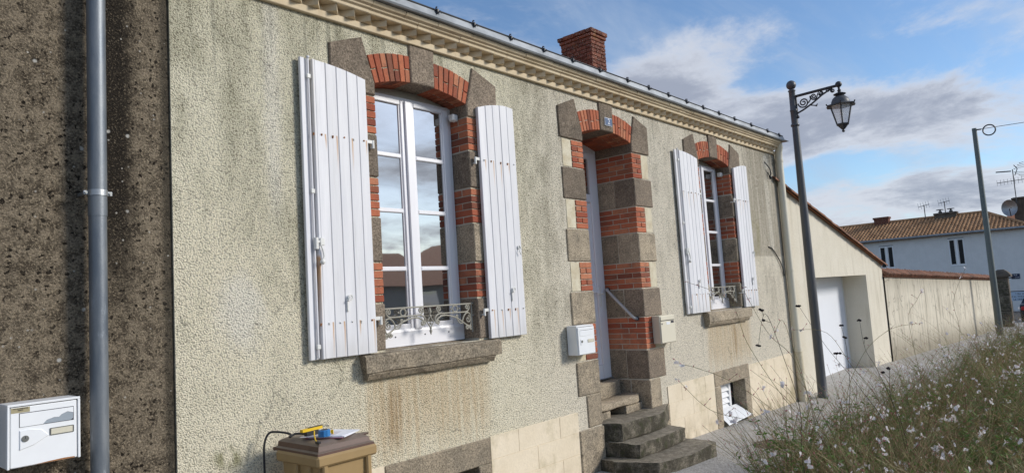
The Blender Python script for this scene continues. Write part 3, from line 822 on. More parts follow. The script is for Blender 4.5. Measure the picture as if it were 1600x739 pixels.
boxobj('threshold', 'galvanised', door, x0 + .01, x1 - .01, d - .03, d + .06, .893, .906, ch=.003)

# handrail on the right cheek of the doorway
q = MB(); q.tube([(6.648, .435, 1.885), (6.60, .425, 1.885), (6.592, .41, 1.875), (6.592, .105, 1.572), (6.60, .09, 1.555), (6.65, .082, 1.545)], .0155, 10)
hr = q.build('handrail', 'rail_paint', house, smooth=True)
for y, z in ((.435, 1.885), (.082, 1.545)):
    q = MB(); q.tube([(6.655, y, z), (6.642, y, z)], .024, 12); q.build('flange', 'dark_steel', hr)

# balconets
def spiral(cx, cz, r0, r1, a0, turns, y, n=22):
    return [(cx + (r0 + (r1 - r0) * i / n) * cos(a0 + turns * 2 * pi * i / n), y, cz + (r0 + (r1 - r0) * i / n) * sin(a0 + turns * 2 * pi * i / n)) for i in range(n + 1)]
def bez(p, n=12):
    o = []
    for i in range(n + 1):
        t = i / n; u = 1 - t
        o.append(tuple(u ** 3 * p[0][k] + 3 * u * u * t * p[1][k] + 3 * u * t * t * p[2][k] + t ** 3 * p[3][k] for k in range(2)))
    return o
def balconet(o, lab):
    x0, x1 = o['x0'], o['x1']; xc = (x0 + x1) / 2; hw = (x1 - x0) / 2; y = .045
    q = MB(); q.box(x0 - .0, x1 + .0, y - .008, y + .008, 1.824, 1.836, .003)
    b = q.build('balcony_rail', 'wrought_iron', house); b['label'] = lab
    q = MB()
    def tb(pts, r=.0062): q.tube([(p[0], y, p[1]) if len(p) == 2 else p for p in pts], r, 6)
    for s in (-1, 1):
        X = lambda u: xc + s * u * hw        # u 0 centre .. 1 jamb
        k = hw / .475
        def B(*p): return [(X(a), z) for a, z in bez([(a, z) for a, z in p])]
        # end upright and stub into the jamb
        tb([(X(.955), 1.83), (X(.955), 1.60)], .0065); tb([(X(.955), 1.735), (X(1.0), 1.735)], .006)
        # middle bar that rolls up into volutes at both ends
        tb([(X(.24), 1.768), (X(.86), 1.765)])
        tb(B((.24, 1.768), (.08, 1.768), (.07, 1.70), (.17, 1.690))); tb(spiral(X(.16), 1.706, .017, .004, -pi / 2, s * 1.1, y))
        tb(B((.24, 1.768), (.13, 1.775), (.12, 1.825), (.19, 1.818))); tb(spiral(X(.20), 1.802, .017, .004, pi / 2, -s * 1.0, y))
        tb(B((.80, 1.765), (.90, 1.770), (.93, 1.815), (.86, 1.820))); tb(spiral(X(.845), 1.803, .018, .004, pi / 2, s * 1.1, y))
        # ring between the two bars
        tb(spiral(X(.56), 1.797, .0265, .0265, 0, 1, y, 20)); q.sphere((X(.56) - .045, y, 1.797), .008, 6, 4); q.sphere((X(.56) + .045, y, 1.797), .008, 6, 4)
        # lower sweeping arch from the centre to the big end volute
        tb(B((.10, 1.700), (.22, 1.775), (.40, 1.755), (.60, 1.722))); tb(B((.60, 1.722), (.72, 1.69), (.80, 1.66), (.88, 1.650)))
        tb(spiral(X(.30), 1.762 - .006, .010, .010, 0, 1, y, 8), .004)
        tb(B((.60, 1.722), (.62, 1.68), (.70, 1.665), (.74, 1.690)), .005); tb(spiral(X(.60), 1.735, .014, .003, -pi / 2, -s * 1.1, y))
        # end volute
        tb(B((.72, 1.690), (.76, 1.765), (.90, 1.785), (.935, 1.715))); tb(B((.935, 1.715), (.94, 1.66), (.88, 1.63), (.82, 1.650)))
        tb(spiral(X(.86), 1.705, .030, .005, pi * .5, -s * 1.4, y), .005)
        tb(spiral(X(.83), 1.640, .020, .004, 0, s * 1.3, y)); tb(spiral(X(.91), 1.632, .018, .004, pi, -s * 1.2, y))
        # diamond at the centre
        tb([(X(.0), 1.665), (X(.07), 1.71), (X(.0), 1.755)], .005)
    for z, r in ((1.665, .010), (1.70, .009), (1.755, .011), (1.78, .008)): q.sphere((xc, y, z), r, 8, 5, 1.3)
    q.lathe([(.001, -.03), (.013, -.008), (.009, .01), (.001, .032)], (xc, y, 1.795), 8); q.lathe([(.001, -.03), (.012, .0), (.004, .02)], (xc, y, 1.64), 8)
    q.build('scrollwork', 'wrought_iron', b, smooth=True)
balconet(LW, 'grey wrought iron balconet of the nearer window'); balconet(RW, 'grey wrought iron balconet of the farther window')

# shutters
def shutter(xe, hinge, lab, xs, topf, rod):
    """xs plank edges, topf(x) top height"""
    q = MB(); ya, yb = -.054, -.024
    q.box(xs[0] + .015, xs[-1] - .015, yb, yb + .016, 2.3, 2.4, .004)
    s = q.build('shutter', 'shutter_paint', house); s['label'] = lab
    for zz in (1.66, 2.98): boxobj('batten', 'shutter_paint', s, xs[0] + .015, xs[-1] - .015, yb, yb + .016, zz, zz + .1, ch=.004)
    for i, (a, b_) in enumerate(zip(xs, xs[1:])):
        g = .0015; n = 3
        if rod and i == 1: y0 = ya + .022
        elif rod and i == 0: y0 = ya + .008
        elif rod and i == 2: y0 = ya - .006
        else: y0 = ya + rnd.uniform(-.0015, .0015)
        P = [(a + g, 1.533), (b_ - g, 1.533)] + [(b_ - g + (a - b_ + 2 * g) * k / n, topf(b_ - g + (a - b_ + 2 * g) * k / n)) for k in range(n + 1)]
        q = MB(); q.prism(P, y0, yb, 'y', .0035); q.build('plank', 'shutter_paint', s)
    if rod:
        xr = (xs[1] + xs[2]) / 2
        q = MB(); q.tube([(xr, ya + .008, 1.545), (xr, ya + .008, topf(xr) + .004)], .0075, 8); q.sphere((xr, ya + .004, topf(xr) + .008), .011, 8, 5)
        q.build('locking_bar', 'shutter_paint', s, smooth=True)
        q = MB(); q.tube([(xr + .004, ya - .006, 2.25), (xr + .004, ya - .006, 2.325)], .0165, 10); q.box(xr + .03, xr + .065, ya - .018, ya - .006, 2.275, 2.325, .004)
        q.box(xr, xr + .04, ya - .014, ya - .008, 2.293, 2.305)
        q.tube([(xr + .03, ya - .02, 2.28), (xr + .045, ya - .022, 2.24), (xr + .052, ya - .022, 2.20), (xr + .04, ya - .022, 2.18)], .006, 8); q.sphere((xr + .038, ya - .022, 2.165), .018, 10, 6)
        q.build('bar_handle', 'white_hardware', s, smooth=True)
        for zz in (1.60, 2.62, 3.40):
            q = MB(); q.box(xr - .014, xr + .014, ya - .004, ya + .012, zz, zz + .03, .003); q.build('keeper', 'white_hardware', s)
    # hinge straps' pins in the jamb
    for zz in (3.03, 1.768):
        e = xs[-1] if hinge > 0 else xs[0]
        q = MB(); q.box(e - .002, e + hinge * .058, -.046, -.034, zz - .012, zz + .014, .003); q.tube([(e + hinge * .050, -.040, zz - .045), (e + hinge * .050, -.040, zz + .014)], .011, 10)
        q.tube([(e + hinge * .050, -.040, zz - .036), (e + hinge * .050, .012, zz - .036)], .008, 8)
        q.build('hinge', 'white_hardware', s, smooth=True)
    for zz in (3.03, 1.765):        # coach bolts
        for i in range(len(xs) - 1):
            if rod and i < 2: continue
            xb = (xs[i] + xs[i + 1]) / 2 + rnd.uniform(-.02, .02)
            q = MB(); q.tube([(xb, ya + .001, zz + rnd.uniform(-.02, .0)), (xb, ya - .005, zz)], .0058, 8); q.build('bolt', 'rust' if rnd.random() < .6 else 'white_hardware', s)
    # stop latch
    xm = (xs[0] * .45 + xs[-1] * .55) if rod else xs[0] * .38 + xs[-1] * .62
    q = MB(); q.box(xm - .007, xm + .007, ya - .012, ya - .001, 1.83, 1.93, .003); q.tube(spiral(xm + .018, 1.925, .016, .016, 0, 1, ya - .016, 14), .005, 6)
    q.tube([(xm, ya - .006, 1.905), (xm, ya - .03, 1.905)], .006, 8)
    q.build('latch', 'white_hardware', s, smooth=True)
    if not rod:
        xm = xs[-1] - .05
        q = MB(); q.box(xm - .012, xm + .012, ya - .012, ya - .001, 2.275, 2.30, .003); q.tube([(xm + .0, ya - .012, 2.31), (xm + .014, ya - .02, 2.285), (xm - .006, ya - .02, 2.255), (xm + .012, ya - .02, 2.225)], .005, 6)
        q.build('hook', 'white_hardware', s, smooth=True)
    return s
def top_for(o, side):
    # the leaf carries half of the arch, highest at the stile that meets in the middle
    if side < 0:
        return lambda x: 3.478 + .062 * (1 - max(0, min(1, (x - (o['x0'] - .60)) / .50)) ** 2) if True else 0
    return lambda x: 3.478 + .068 * (1 - (1 - max(0, min(1, (x - (o['x1'] + .10)) / .40))) ** 2) - .012 * max(0, (x - (o['x1'] + .46)) / .1)
shutter(0, 1, 'open white plank shutter with rusty locking bar, left of the nearer window', [2.476, 2.512, 2.560, 2.582, 2.666, 2.753, 2.839, 2.926, 3.003], top_for(LW, -1), True)
shutter(0, -1, 'open white plank shutter between the nearer window and the door', [4.158, 4.250, 4.340, 4.432, 4.524, 4.614], top_for(LW, 1), False)
shutter(0, 1, 'open white plank shutter with locking bar, left of the farther window', [7.60, 7.64, 7.69, 7.71, 7.802, 7.895, 7.988, 8.081, 8.175], top_for(RW, -1), True)
shutter(0, -1, 'open white plank shutter at the far right end of the house', [9.275, 9.365, 9.455, 9.545, 9.635, 9.725], top_for(RW, 1), False)

# plinth of cement courses with ruled joints
def plinth(xa, xb, rows):
    pb = MB(); pb.box(xa, xb, -.004, .02, -.25, rows[-1][1] - .001); base = pb.build('plinth', 'cream_cement', house)
    for k, (za, zb) in enumerate(rows):
        x = xa; first = True
        while x < xb - .05:
            w = (.33 if (k % 2 and first) else .58) + rnd.uniform(-.03, .03); first = False
            x2 = min(xb, x + w)
            if xb - x2 < .12: x2 = xb
            e0 = 0 if x == xa else .0015; e1 = 0 if x2 == xb else .0015
            q = MB(); q.box(x + e0, x2 - e1, -.0075 + rnd.uniform(-.0006, .0006), .01, za + .0015, zb - .0015, .0015); q.build('block', 'cream_cement', base)
            x = x2
rows = [(-.05, .17), (.17, .365), (.365, .56), (.56, .748)]
plinth(1.66, 3.05, rows); plinth(4.122, 5.325, rows); plinth(7.035, 8.20, [(a, b_ + .008 if b_ > .7 else b_) for a, b_ in rows]); plinth(9.272, 11.05, rows)

# cellar openings
def vent(o, x0, x1, ztop, lab, grille):
    q = MB(); y0 = -.012
    zl = o['zt']
    q.box(x0, x1, y0, .22, zl, ztop, .007, .002); v = q.build('cellar_opening', 'granite', house); v['label'] = lab
    zb = -.1
    for a, b_ in ((x0, o['x0']), (o['x1'], x1)):
        q = MB(); q.box(a, b_, y0, .30, zb, zl - .006, .007, .002); q.build('jamb_stone', 'granite', v)
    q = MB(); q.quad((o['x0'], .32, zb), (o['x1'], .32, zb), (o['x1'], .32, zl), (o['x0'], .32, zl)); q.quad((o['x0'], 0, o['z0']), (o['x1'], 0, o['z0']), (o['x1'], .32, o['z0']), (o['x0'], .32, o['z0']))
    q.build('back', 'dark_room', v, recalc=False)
    if grille:
        gx0, gx1 = o['x0'] + .005, o['x1'] - .19; gz0, gz1 = .16, .565
        q = MB()
        for bx in ((gx0, gx0 + .03, gz0, gz1), (gx1 - .045, gx1, gz0, gz1), (gx0 + .03, gx1 - .045, gz1 - .03, gz1)): q.box(bx[0], bx[1], .12, .15, bx[2], bx[3], .003)
        q.box(gx1 + .012, gx1 + .035, .13, .16, gz0, gz1, .003); gf = q.build('grille', 'white_metal', v)
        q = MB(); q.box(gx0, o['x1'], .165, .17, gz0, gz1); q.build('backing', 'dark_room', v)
        for k in range(5):
            z = gz1 - .095 - k * .078
            q = MB(); q.prism([(.118, z - .008), (.124, z - .012), (.155, z + .05), (.149, z + .054)], gx0 + .028, gx1 - .043, 'x'); q.build('slat', 'white_metal', v)
        # loose panel tipped out at the foot
        q = MB(); P0 = Vector((o['x0'] + .02, .105, .245)); P1 = Vector((o['x1'] - .06, .105, .245)); Q1 = Vector((o['x1'] - .005, -.07, .115)); Q0 = Vector((o['x0'] + .01, -.07, .095)); t = Vector((0, .006, .012))
        k = q.addv([P0, P1, Q1, Q0, P0 + t, P1 + t, Q1 + t, Q0 + t])
        for f_ in ((0, 1, 2, 3), (7, 6, 5, 4), (0, 4, 5, 1), (1, 5, 6, 2), (2, 6, 7, 3), (3, 7, 4, 0)): q.face(*[k + i for i in f_])
        q.build('loose_panel', 'white_metal', v)
vent(V1, 3.052, 4.119, .742, 'granite framed cellar opening below the nearer window', False)
vent(V2, 8.203, 9.268, .772, 'granite framed cellar opening with white louvre grille and tipped out panel', True)

# cornice, saw-tooth brick course, gutter, roof
CX0, CX1 = HX0, 10.98
q = MB(); q.prism([(.05, 3.868), (-.030, 3.868), (-.034, 3.872), (-.034, 3.916), (.05, 3.916)], CX0, CX1, 'x'); q.prism([(.05, 3.9165), (-.012, 3.9165), (-.012, 3.966), (.05, 3.966)], CX0, CX1 - .03, 'x')
cor = q.build('cornice', 'cream_paint', house); cor['label'] = 'cream moulded cornice with saw-tooth bricks below the gutter'
tb_ = MB(); tb_.prism([(-.068, -.010), (0, -.098), (.068, -.010)], 3.9172, 3.9655, 'z'); tm = tb_.mesh('dentil', 'cream_paint')
k = 0; x = 1.742
while x < 10.92:
    o_ = link('dentil', tm, cor); o_.location = (x + rnd.uniform(-.004, .004), rnd.uniform(-.003, .003), 0); o_.rotation_euler.z = radians(rnd.uniform(-2, 2)); x += .1445
x = CX0
while x < CX1 - .01:                 # moulded stone lengths above the bricks
    x2 = min(CX1, x + rnd.uniform(.42, .55))
    if CX1 - x2 < .2: x2 = CX1
    dy = rnd.uniform(-.003, .003); e = .0018
    q = MB(); q.prism([(.04, 3.967), (-.100 + dy, 3.967), (-.106 + dy, 3.972), (-.108 + dy, 3.992), (-.125 + dy, 4.000), (-.128 + dy, 4.004), (-.128 + dy, 4.012), (.04, 4.012)], x + e, x2 - e, 'x'); q.build('cornice_length', 'cream_paint', cor); x = x2
x = CX0 + .2; xp = CX0
while xp < CX1 - .01:
    x2 = min(CX1, x + rnd.uniform(.3, .42))
    if CX1 - x2 < .15: x2 = CX1
    dy = rnd.uniform(-.004, .004); dz = rnd.uniform(-.002, .002); e = .0022
    q = MB(); q.prism([(.04, 4.0125), (-.130 + dy, 4.0125), (-.150 + dy, 4.022), (-.160 + dy, 4.040), (-.162 + dy, 4.048 + dz), (.04, 4.048 + dz)], xp + e, x2 - e, 'x'); q.build('cornice_cap', 'cream_paint', cor); xp = x2; x = x2
q = MB(); q.prism([(-.175, 4.053), (-.192, 4.053), (-.200, 4.066), (-.180, 4.125), (-.165, 4.128), (-.05, 4.09), (-.02, 4.052)], CX0 - .02, 11.0, 'x')
gut = q.build('gutter', 'zinc', house); gut['label'] = 'grey zinc gutter along the eaves'
q = MB(); q.box(10.90, 11.06, -.24, -.02, 4.046, 4.056, .003); q.build('gutter_end', 'zinc', gut)
q = MB(); q.tube([(CX0 - .02, -.178, 4.134), (10.98, -.178, 4.134)], .0075, 8); q.build('cable', 'dark_steel', gut)
for x in [1.85, 2.3, 2.78, 3.22, 3.62, 4.03, 4.49, 4.95, 5.40, 5.87, 6.4, 6.85, 7.3, 7.75, 8.2, 8.66, 9.15, 9.72, 10.33, 10.8]:
    q = MB(); q.box(x - .008, x + .008, -.205, -.165, 4.10, 4.137, .002); q.tube([(x - .02, -.21, 4.142), (x, -.182, 4.155), (x + .006, -.17, 4.142), (x + .03, -.175, 4.148)], .006, 6)
    q.tube([(x, -.21, 4.10), (x + .01, -.215, 4.118), (x + .035, -.20, 4.112)], .005, 6); q.build('clip', 'dark_steel', gut)
# roof
SL = .50
q = MB(); q.prism([(-.10, 4.09), (3.0, 4.09 + 3.1 * SL), (6.0, 4.09), (6.0, 4.02), (3.0, 4.02 + 3.1 * SL), (-.06, 4.04)], HX0 - .02, HX1 - .05, 'x')
roof = q.build('roof', 'terracotta', house)
def arc_tile(L, r, n=8, t=.014, m='terracotta'):
    q = MB(); ks = []
    for y, rr in ((0, r), (L, r * .82)):
        for ro in (rr, rr - t): ks.append(q.addv([(ro * cos(pi * i / n), y, ro * sin(pi * i / n)) for i in range(n + 1)]))
    a, b_, c, d_ = ks
    for i in range(n):
        q.face(a + i, a + i + 1, c + i + 1, c + i); q.face(b_ + i, b_ + i + 1, d_ + i + 1, d_ + i)
        q.face(a + i, a + i + 1, b_ + i + 1, b_ + i); q.face(c + i, c + i + 1, d_ + i + 1, d_ + i)
    for i in (0, n): q.face(a + i, b_ + i, d_ + i, c + i)
    return q.mesh('tile', m, True)
TM = arc_tile(.42, .085)
for i in range(9):
    for X in (HX1 - .06, HX1 - .24):
        o_ = link('tile', TM, roof); yy = -.10 + i * .34; o_.location = (X + rnd.uniform(-.008, .008), yy, 4.095 + (yy + .1) * SL); o_.rotation_euler = (math.atan(SL) + rnd.uniform(-.03, .0), 0, rnd.uniform(-.03, .03))
# chimney
CH = dict(x0=8.30, x1=8.665, y0=1.5, y1=2.06, z0=4.6, z1=5.60)
q = MB(); q.box(CH['x0'] + .014, CH['x1'] - .014, CH['y0'] + .014, CH['y1'] - .014, CH['z0'], 5.735); chim = q.build('chimney', 'old_mortar', roof)
def ring(z0, z1, out, off):
    x0, x1, y0, y1 = CH['x0'] - out, CH['x1'] + out, CH['y0'] - out, CH['y1'] + out; w = .10; g = .008
    for (ya, yb) in ((y0, y0 + w), (y1 - w, y1)):
        xs = [x0, x0 + (.5 + (.16 if off else -.16)) * (x1 - x0), x1]
        for a, b_ in zip(xs, xs[1:]):
            q = MB(); q.box(a + (g / 2 if a > x0 else 0), b_ - (g / 2 if b_ < x1 else 0), ya, yb, z0 + .004, z1 - .005, .004, .003); q.build('brick', 'old_brick', chim)
    for (xa, xb) in ((x0, x0 + w), (x1 - w, x1)):
        n = 2 if off else 3
        for i in range(n):
            a = y0 + w + (y1 - y0 - 2 * w) * i / n; b_ = y0 + w + (y1 - y0 - 2 * w) * (i + 1) / n
            q = MB(); q.box(xa, xb, a + g / 2, b_ - g / 2, z0 + .004, z1 - .005, .004, .003); q.build('brick', 'old_brick', chim)
z = 4.93; i = 0
while z < 5.62: ring(z, z + .058, 0, i % 2); z += .058; i += 1
ring(z, z + .05, .016, 0); ring(z + .05, z + .115, .034, 1)
q = MB(); q.box(CH['x0'] + .03, CH['x1'] - .03, CH['y0'] + .03, CH['y1'] - .03, z + .1, z + .125, .01); q.build('chimney_cap', 'old_mortar', chim)

# rain pipe at the right corner
q = MB(); xp = 11.02; q.tube([(xp - .05, -.10, 4.05), (xp - .02, -.10, 3.97), (xp, -.075, 3.90), (xp, -.07, 3.8), (xp, -.07, 2.0)], .056, 16); q.tube([(xp, -.07, 2.01), (xp, -.07, .75)], .0565, 16)
dp = q.build('rain_pipe', 'cream_metal', house, smooth=True)
q = MB(); q.tube([(xp, -.07, .76), (xp, -.07, .0)], .063, 16); q.build('pipe_foot', 'lime_plaster', dp, smooth=True)
for zz in (3.74, 2.0, .78):
    q = MB(); q.tube([(xp, -.07, zz), (xp, -.07, zz + .04)], .062, 16); q.box(xp - .01, xp + .01, -.05, .03, zz + .01, zz + .03); q.build('collar', 'cream_metal', dp, smooth=True)
# broken cables hanging out of the wall
q = MB(); q.tube([(10.57, -.004, 3.71), (10.60, -.03, 3.66), (10.66, -.045, 3.60), (10.695, -.04, 3.53), (10.67, -.03, 3.49)], .009, 6); q.tube([(10.665, -.005, 3.555), (10.64, -.03, 3.50), (10.66, -.03, 3.46)], .008, 6); q.sphere((10.755, -.005, 3.48), .028, 8, 5)
q.build('cable_stub', 'black_rubber', house, smooth=True)
q = MB(); q.tube([(10.40, -.006, 2.385), (10.5, -.012, 2.37), (10.62, -.015, 2.30), (10.75, -.02, 2.19), (10.85, -.02, 2.08), (10.91, -.015, 1.94)], .009, 6); q.build('cable_stub', 'black_rubber', house, smooth=True)
q = MB(); q.tube([(3.93, -.002, .0), (3.93, -.004, .01)], .002, 4)

# door steps
def worn_block(name, poly, z0, z1, seed, hollow=None, m='step_stone', amp=.012):
    bm = bmesh.new(); vs = [bm.verts.new((x, y, z0)) for x, y in poly]; f = bm.faces.new(vs)
    r = bmesh.ops.extrude_face_region(bm, geom=[f]); bmesh.ops.translate(bm, verts=[v for v in r['geom'] if isinstance(v, bmesh.types.BMVert)], vec=(0, 0, z1 - z0))
    bmesh.ops.recalc_face_normals(bm, faces=bm.faces)
    bmesh.ops.bevel(bm, geom=list(bm.edges), offset=.016, segments=2, affect='EDGES', profile=.6)
    bmesh.ops.subdivide_edges(bm, edges=[e for e in bm.edges if e.calc_length() > .10], cuts=5, use_grid_fill=True)
    bmesh.ops.triangulate(bm, faces=[f for f in bm.faces if len(f.verts) > 4])
    from mathutils import noise as mn
    for v in bm.verts:
        p = v.co * 6 + Vector((seed * 3.1, 0, 0)); d = mn.noise_vector(p) * amp + mn.noise_vector(p * 3.7) * amp * .45
        v.co += d
        xm = (min(p_[0] for p_ in poly) + max(p_[0] for p_ in poly)) / 2
        if v.co.z > z1 - .03: v.co.z -= .016 * math.exp(-((v.co.x - xm) / .28) ** 2)     # worn tread
    me = bpy.data.meshes.new(name); bm.to_mesh(me); bm.free(); me.materials.append(MATS[m]); me.polygons.foreach_set('use_smooth', [True] * len(me.polygons))
    try: me.set_sharp_from_angle(angle=radians(38))
    except Exception: pass
    return link(name, me, house)
worn_block('doorstep', [(5.722, .30), (6.40, .30), (6.56, .31), (6.63, .35), (6.65, .42), (6.65, .56), (5.722, .56)], .72, .893, 1, m='granite')
worn_block('doorstep', [(5.722, .085), (6.54, .085), (6.62, .11), (6.65, .16), (6.65, .42), (5.722, .42)], .655, .735, 2, m='granite')
for a, b_ in ((5.722, 6.02), (6.32, 6.65)): worn_block('doorstep', [(a, .095), (b_, .095), (b_, .40), (a, .40)], .56, .66, 3 + a, m='granite', amp=.006)
worn_block('doorstep', [(5.80, -.17), (6.60, -.20), (7.03, .0), (6.9, .28), (5.725, .28), (5.72, .0)], .395, .575, 5)
worn_block('doorstep', [(5.79, -.36), (6.70, -.37), (6.74, -.10), (6.74, .10), (5.74, .10), (5.73, -.10)], .255, .40, 6)
worn_block('doorstep', [(5.72, -.60), (5.95, -.66), (6.74, -.68), (6.80, -.35), (6.85, .02), (5.62, .02), (5.58, -.20)], -.02, .262, 7)
worn_block('doorstep', [(6.60, -.03), (7.03, -.02), (7.03, .05), (6.6, .05)], .10, .565, 8, m='granite', amp=.004)
q = MB(); q.lathe([(.24, 0), (.24, .006), (.20, .009), (.001, .009)], (7.55, -.97, gz(7.55) + .001), 24); o_ = q.build('manhole_cover', 'cover_iron'); tag(o_, 'round brown manhole cover set in the pale pavement', 'manhole cover')

# ------------------------------------------------------------------ mailboxes
mb = thing('mailbox', (.99, -.09, 1.21), 'white metal mailbox with torn flap on the dark wall', 'mailbox')
boxobj('body', 'white_metal', mb, .846, 1.139, -.140, .012, 1.222, 1.508, ch=.004)
X0, X1, Z0, Z1 = .846, 1.139, 1.222, 1.508
q = MB()
for bx in ((X0, X1, Z1 - .010, Z1 + .001), (X0, X0 + .010, Z0, Z1 - .010), (X1 - .011, X1, Z0, Z1 - .010)): q.box(bx[0], bx[1], -.156, -.139, bx[2], bx[3], .002)
q.build('rim', 'white_metal', mb)
boxobj('gap', 'ink', mb, X0 + .010, X1 - .011, -.1415, -.139, Z0 + .002, Z1 - .011)
dr = boxobj('door', 'white_metal', mb, X0 + .013, X1 - .014, -.152, -.140, Z0 + .003, Z1 - .0135, ch=.003)
boxobj('slot', 'ink', mb, .892, 1.112, -.1525, -.151, 1.402, 1.467)
q = MB(); q.prism([(.8945, 1.404), (.985, 1.404), (1.00, 1.420), (1.03, 1.428), (1.05, 1.426), (1.06, 1.436), (1.085, 1.446), (1.1095, 1.438), (1.1095, 1.464), (.8945, 1.464)], -.1545, -.1522, 'y'); q.build('flap', 'white_metal', mb)
q = MB(); q.prism([(.985, 1.4045), (1.1, 1.4045), (1.109, 1.412), (1.109, 1.437), (1.085, 1.445), (1.06, 1.435), (1.05, 1.425), (1.03, 1.427), (1.0, 1.419)], -.1535, -.1526, 'y'); q.build('torn_gap', 'grey_flap', mb)
st = boxobj('sticker', 'sticker', mb, .861, .934, -.1528, -.1515, 1.469, 1.4925); st['label'] = 'yellowed sticker with two lines of print'
text_mesh('print', 'PAS DE PUBLICITE\nMERCI', .0072, 'ink', mb, (.8975, -.1531, 1.4835), ROT_FRONT)
q = MB(); q.prism([(.893, 1.30), (.95, 1.315), (1.01, 1.350), (.98, 1.382), (.93, 1.392), (.893, 1.388)], -.157, -.1522, 'y', .003); q.build('lock_plate', 'white_metal', mb)
q = MB(); q.tube([(.915, -.156, 1.350), (.915, -.1605, 1.350)], .0145, 16); q.build('lock', 'steel_lock', mb); boxobj('keyhole', 'ink', mb, .9138, .9162, -.1612, -.1600, 1.350, 1.361)
boxobj('name_frame', 'steel_lock', mb, 1.012, 1.112, -.1545, -.1515, 1.346, 1.380, ch=.003); boxobj('name_card', 'name_card', mb, 1.018, 1.106, -.1556, -.1540, 1.350, 1.376)
q = MB(); q.prism([(.95, 1.2255), (1.115, 1.2255), (1.115, 1.231), (1.07, 1.233), (1.0, 1.230)], -.1524, -.1518, 'y'); q.build('rust_edge', 'rust', mb)

mb = thing('mailbox', (5.37, -.07, 1.28), 'small white mailbox hung on the left of the doorway', 'mailbox')
X0, X1, Z0, Z1 = 5.232, 5.505, 1.284, 1.558
boxobj('body', 'white_metal', mb, X0, X1, -.128, -.012, Z0, Z1, ch=.004); boxobj('door', 'white_metal', mb, X0 + .006, X1 - .006, -.139, -.127, Z0 + .005, Z1 - .018, ch=.003)
boxobj('slot', 'ink', mb, X0 + .03, X1 - .03, -.1396, -.138, 1.511, 1.514); boxobj('seam', 'ink', mb, X0 + .01, X1 - .01, -.1285, -.127, Z1 - .016, Z1 - .012)
q = MB(); q.prism([(X0 + .03, 1.46), (X0 + .12, 1.457), (X1 - .03, 1.468), (X1 - .03, 1.508), (X0 + .03, 1.508)], -.1415, -.138, 'y', .002); q.build('flap', 'white_metal', mb)
q = MB(); q.prism([(X0 + .035, 1.375), (X0 + .08, 1.385), (X0 + .12, 1.405), (X0 + .10, 1.435), (X0 + .035, 1.43)], -.1425, -.138, 'y', .002); q.build('lock_plate', 'white_metal', mb)
q = MB(); q.tube([(X0 + .055, -.142, 1.41), (X0 + .055, -.146, 1.41)], .012, 12); q.build('lock', 'steel_lock', mb); boxobj('name_card', 'name_card', mb, X0 + .15, X1 - .025, -.1425, -.138, 1.395, 1.425, ch=.005)
mb = thing('mailbox', (6.96, -.06, 1.25), 'cream mailbox hung on the right of the doorway', 'mailbox')
X0, X1, Z0, Z1 = 6.80, 7.13, 1.252, 1.558
boxobj('body', 'cream_metal', mb, X0, X1, -.108, -.012, Z0, Z1, ch=.004); boxobj('door', 'cream_metal', mb, X0 + .006, X1 - .006, -.118, -.107, Z0 + .006, 1.497, ch=.003); boxobj('flap', 'cream_metal', mb, X0 + .012, X1 - .012, -.119, -.107, 1.505, 1.548, ch=.003)
boxobj('seam', 'ink', mb, X0 + .01, X1 - .01, -.109, -.107, 1.497, 1.505); boxobj('name_window', 'ink', mb, X1 - .10, X1 - .035, -.1195, -.116, 1.468, 1.494); boxobj('label_card', 'enamel_white', mb, X0 + .13, X0 + .21, -.1192, -.116, 1.455, 1.485)
q = MB(); q.tube([(X0 + .03, -.117, 1.468), (X0 + .03, -.122, 1.468)], .009, 10); q.build('lock', 'ink', mb)

# ------------------------------------------------------------------ wheelie bin and what lies on it
bn = thing('wheelie_bin', (2.36, -.36, gz(2.36)), 'beige wheelie bin with dirty brown lid against the house wall', 'bin')
bx0, bx1, by0, by1, zr = 2.165, 2.575, -.575, -.13, 1.045
g0 = gz(2.36)
q = MB(); ins = .03
top = [(bx0 + ins, by0 + ins), (bx1 - ins, by0 + ins), (bx1 - ins, by1 - ins), (bx0 + ins, by1 - ins)]; bot = [(bx0 + .06, by0 + .05), (bx1 - .06, by0 + .05), (bx1 - .06, by1 - .07), (bx0 + .06, by1 - .07)]
k = q.addv([(x, y, g0 + .03) for x, y in bot] + [(x, y, zr - .045) for x, y in top])
for i in range(4): q.face(k + i, k + (i + 1) % 4, k + 4 + (i + 1) % 4, k + 4 + i)
q.face(k + 3, k + 2, k + 1, k); q.face(k + 4, k + 5, k + 6, k + 7)
body = q.build('body', 'bin_plastic', bn)
for yy in (-.47, -.34): boxobj('rib', 'bin_plastic', body, bx0 + .012, bx0 + .055, yy, yy + .05, g0 + .2, zr - .05, ch=.008)
for xx in (bx0 + .04, bx1 - .075): boxobj('rib', 'bin_plastic', body, xx, xx + .035, by0 + .008, by0 + .05, g0 + .2, zr - .05, ch=.008)
boxobj('rim', 'bin_plastic', bn, bx0, bx1, by0, by1, zr - .062, zr, ch=.012)
q = MB()
def ringq(q, lv):
    ks = [q.addv([(x0, y0, z), (x1, y0, z), (x1, y1, z), (x0, y1, z)]) for x0, x1, y0, y1, z in lv]
    for k0, k1 in zip(ks, ks[1:]):
        for i in range(4): q.face(k0 + i, k0 + (i + 1) % 4, k1 + (i + 1) % 4, k1 + i)
    q.face(*[ks[0] + i for i in (3, 2, 1, 0)]); q.face(*[ks[-1] + i for i in range(4)])
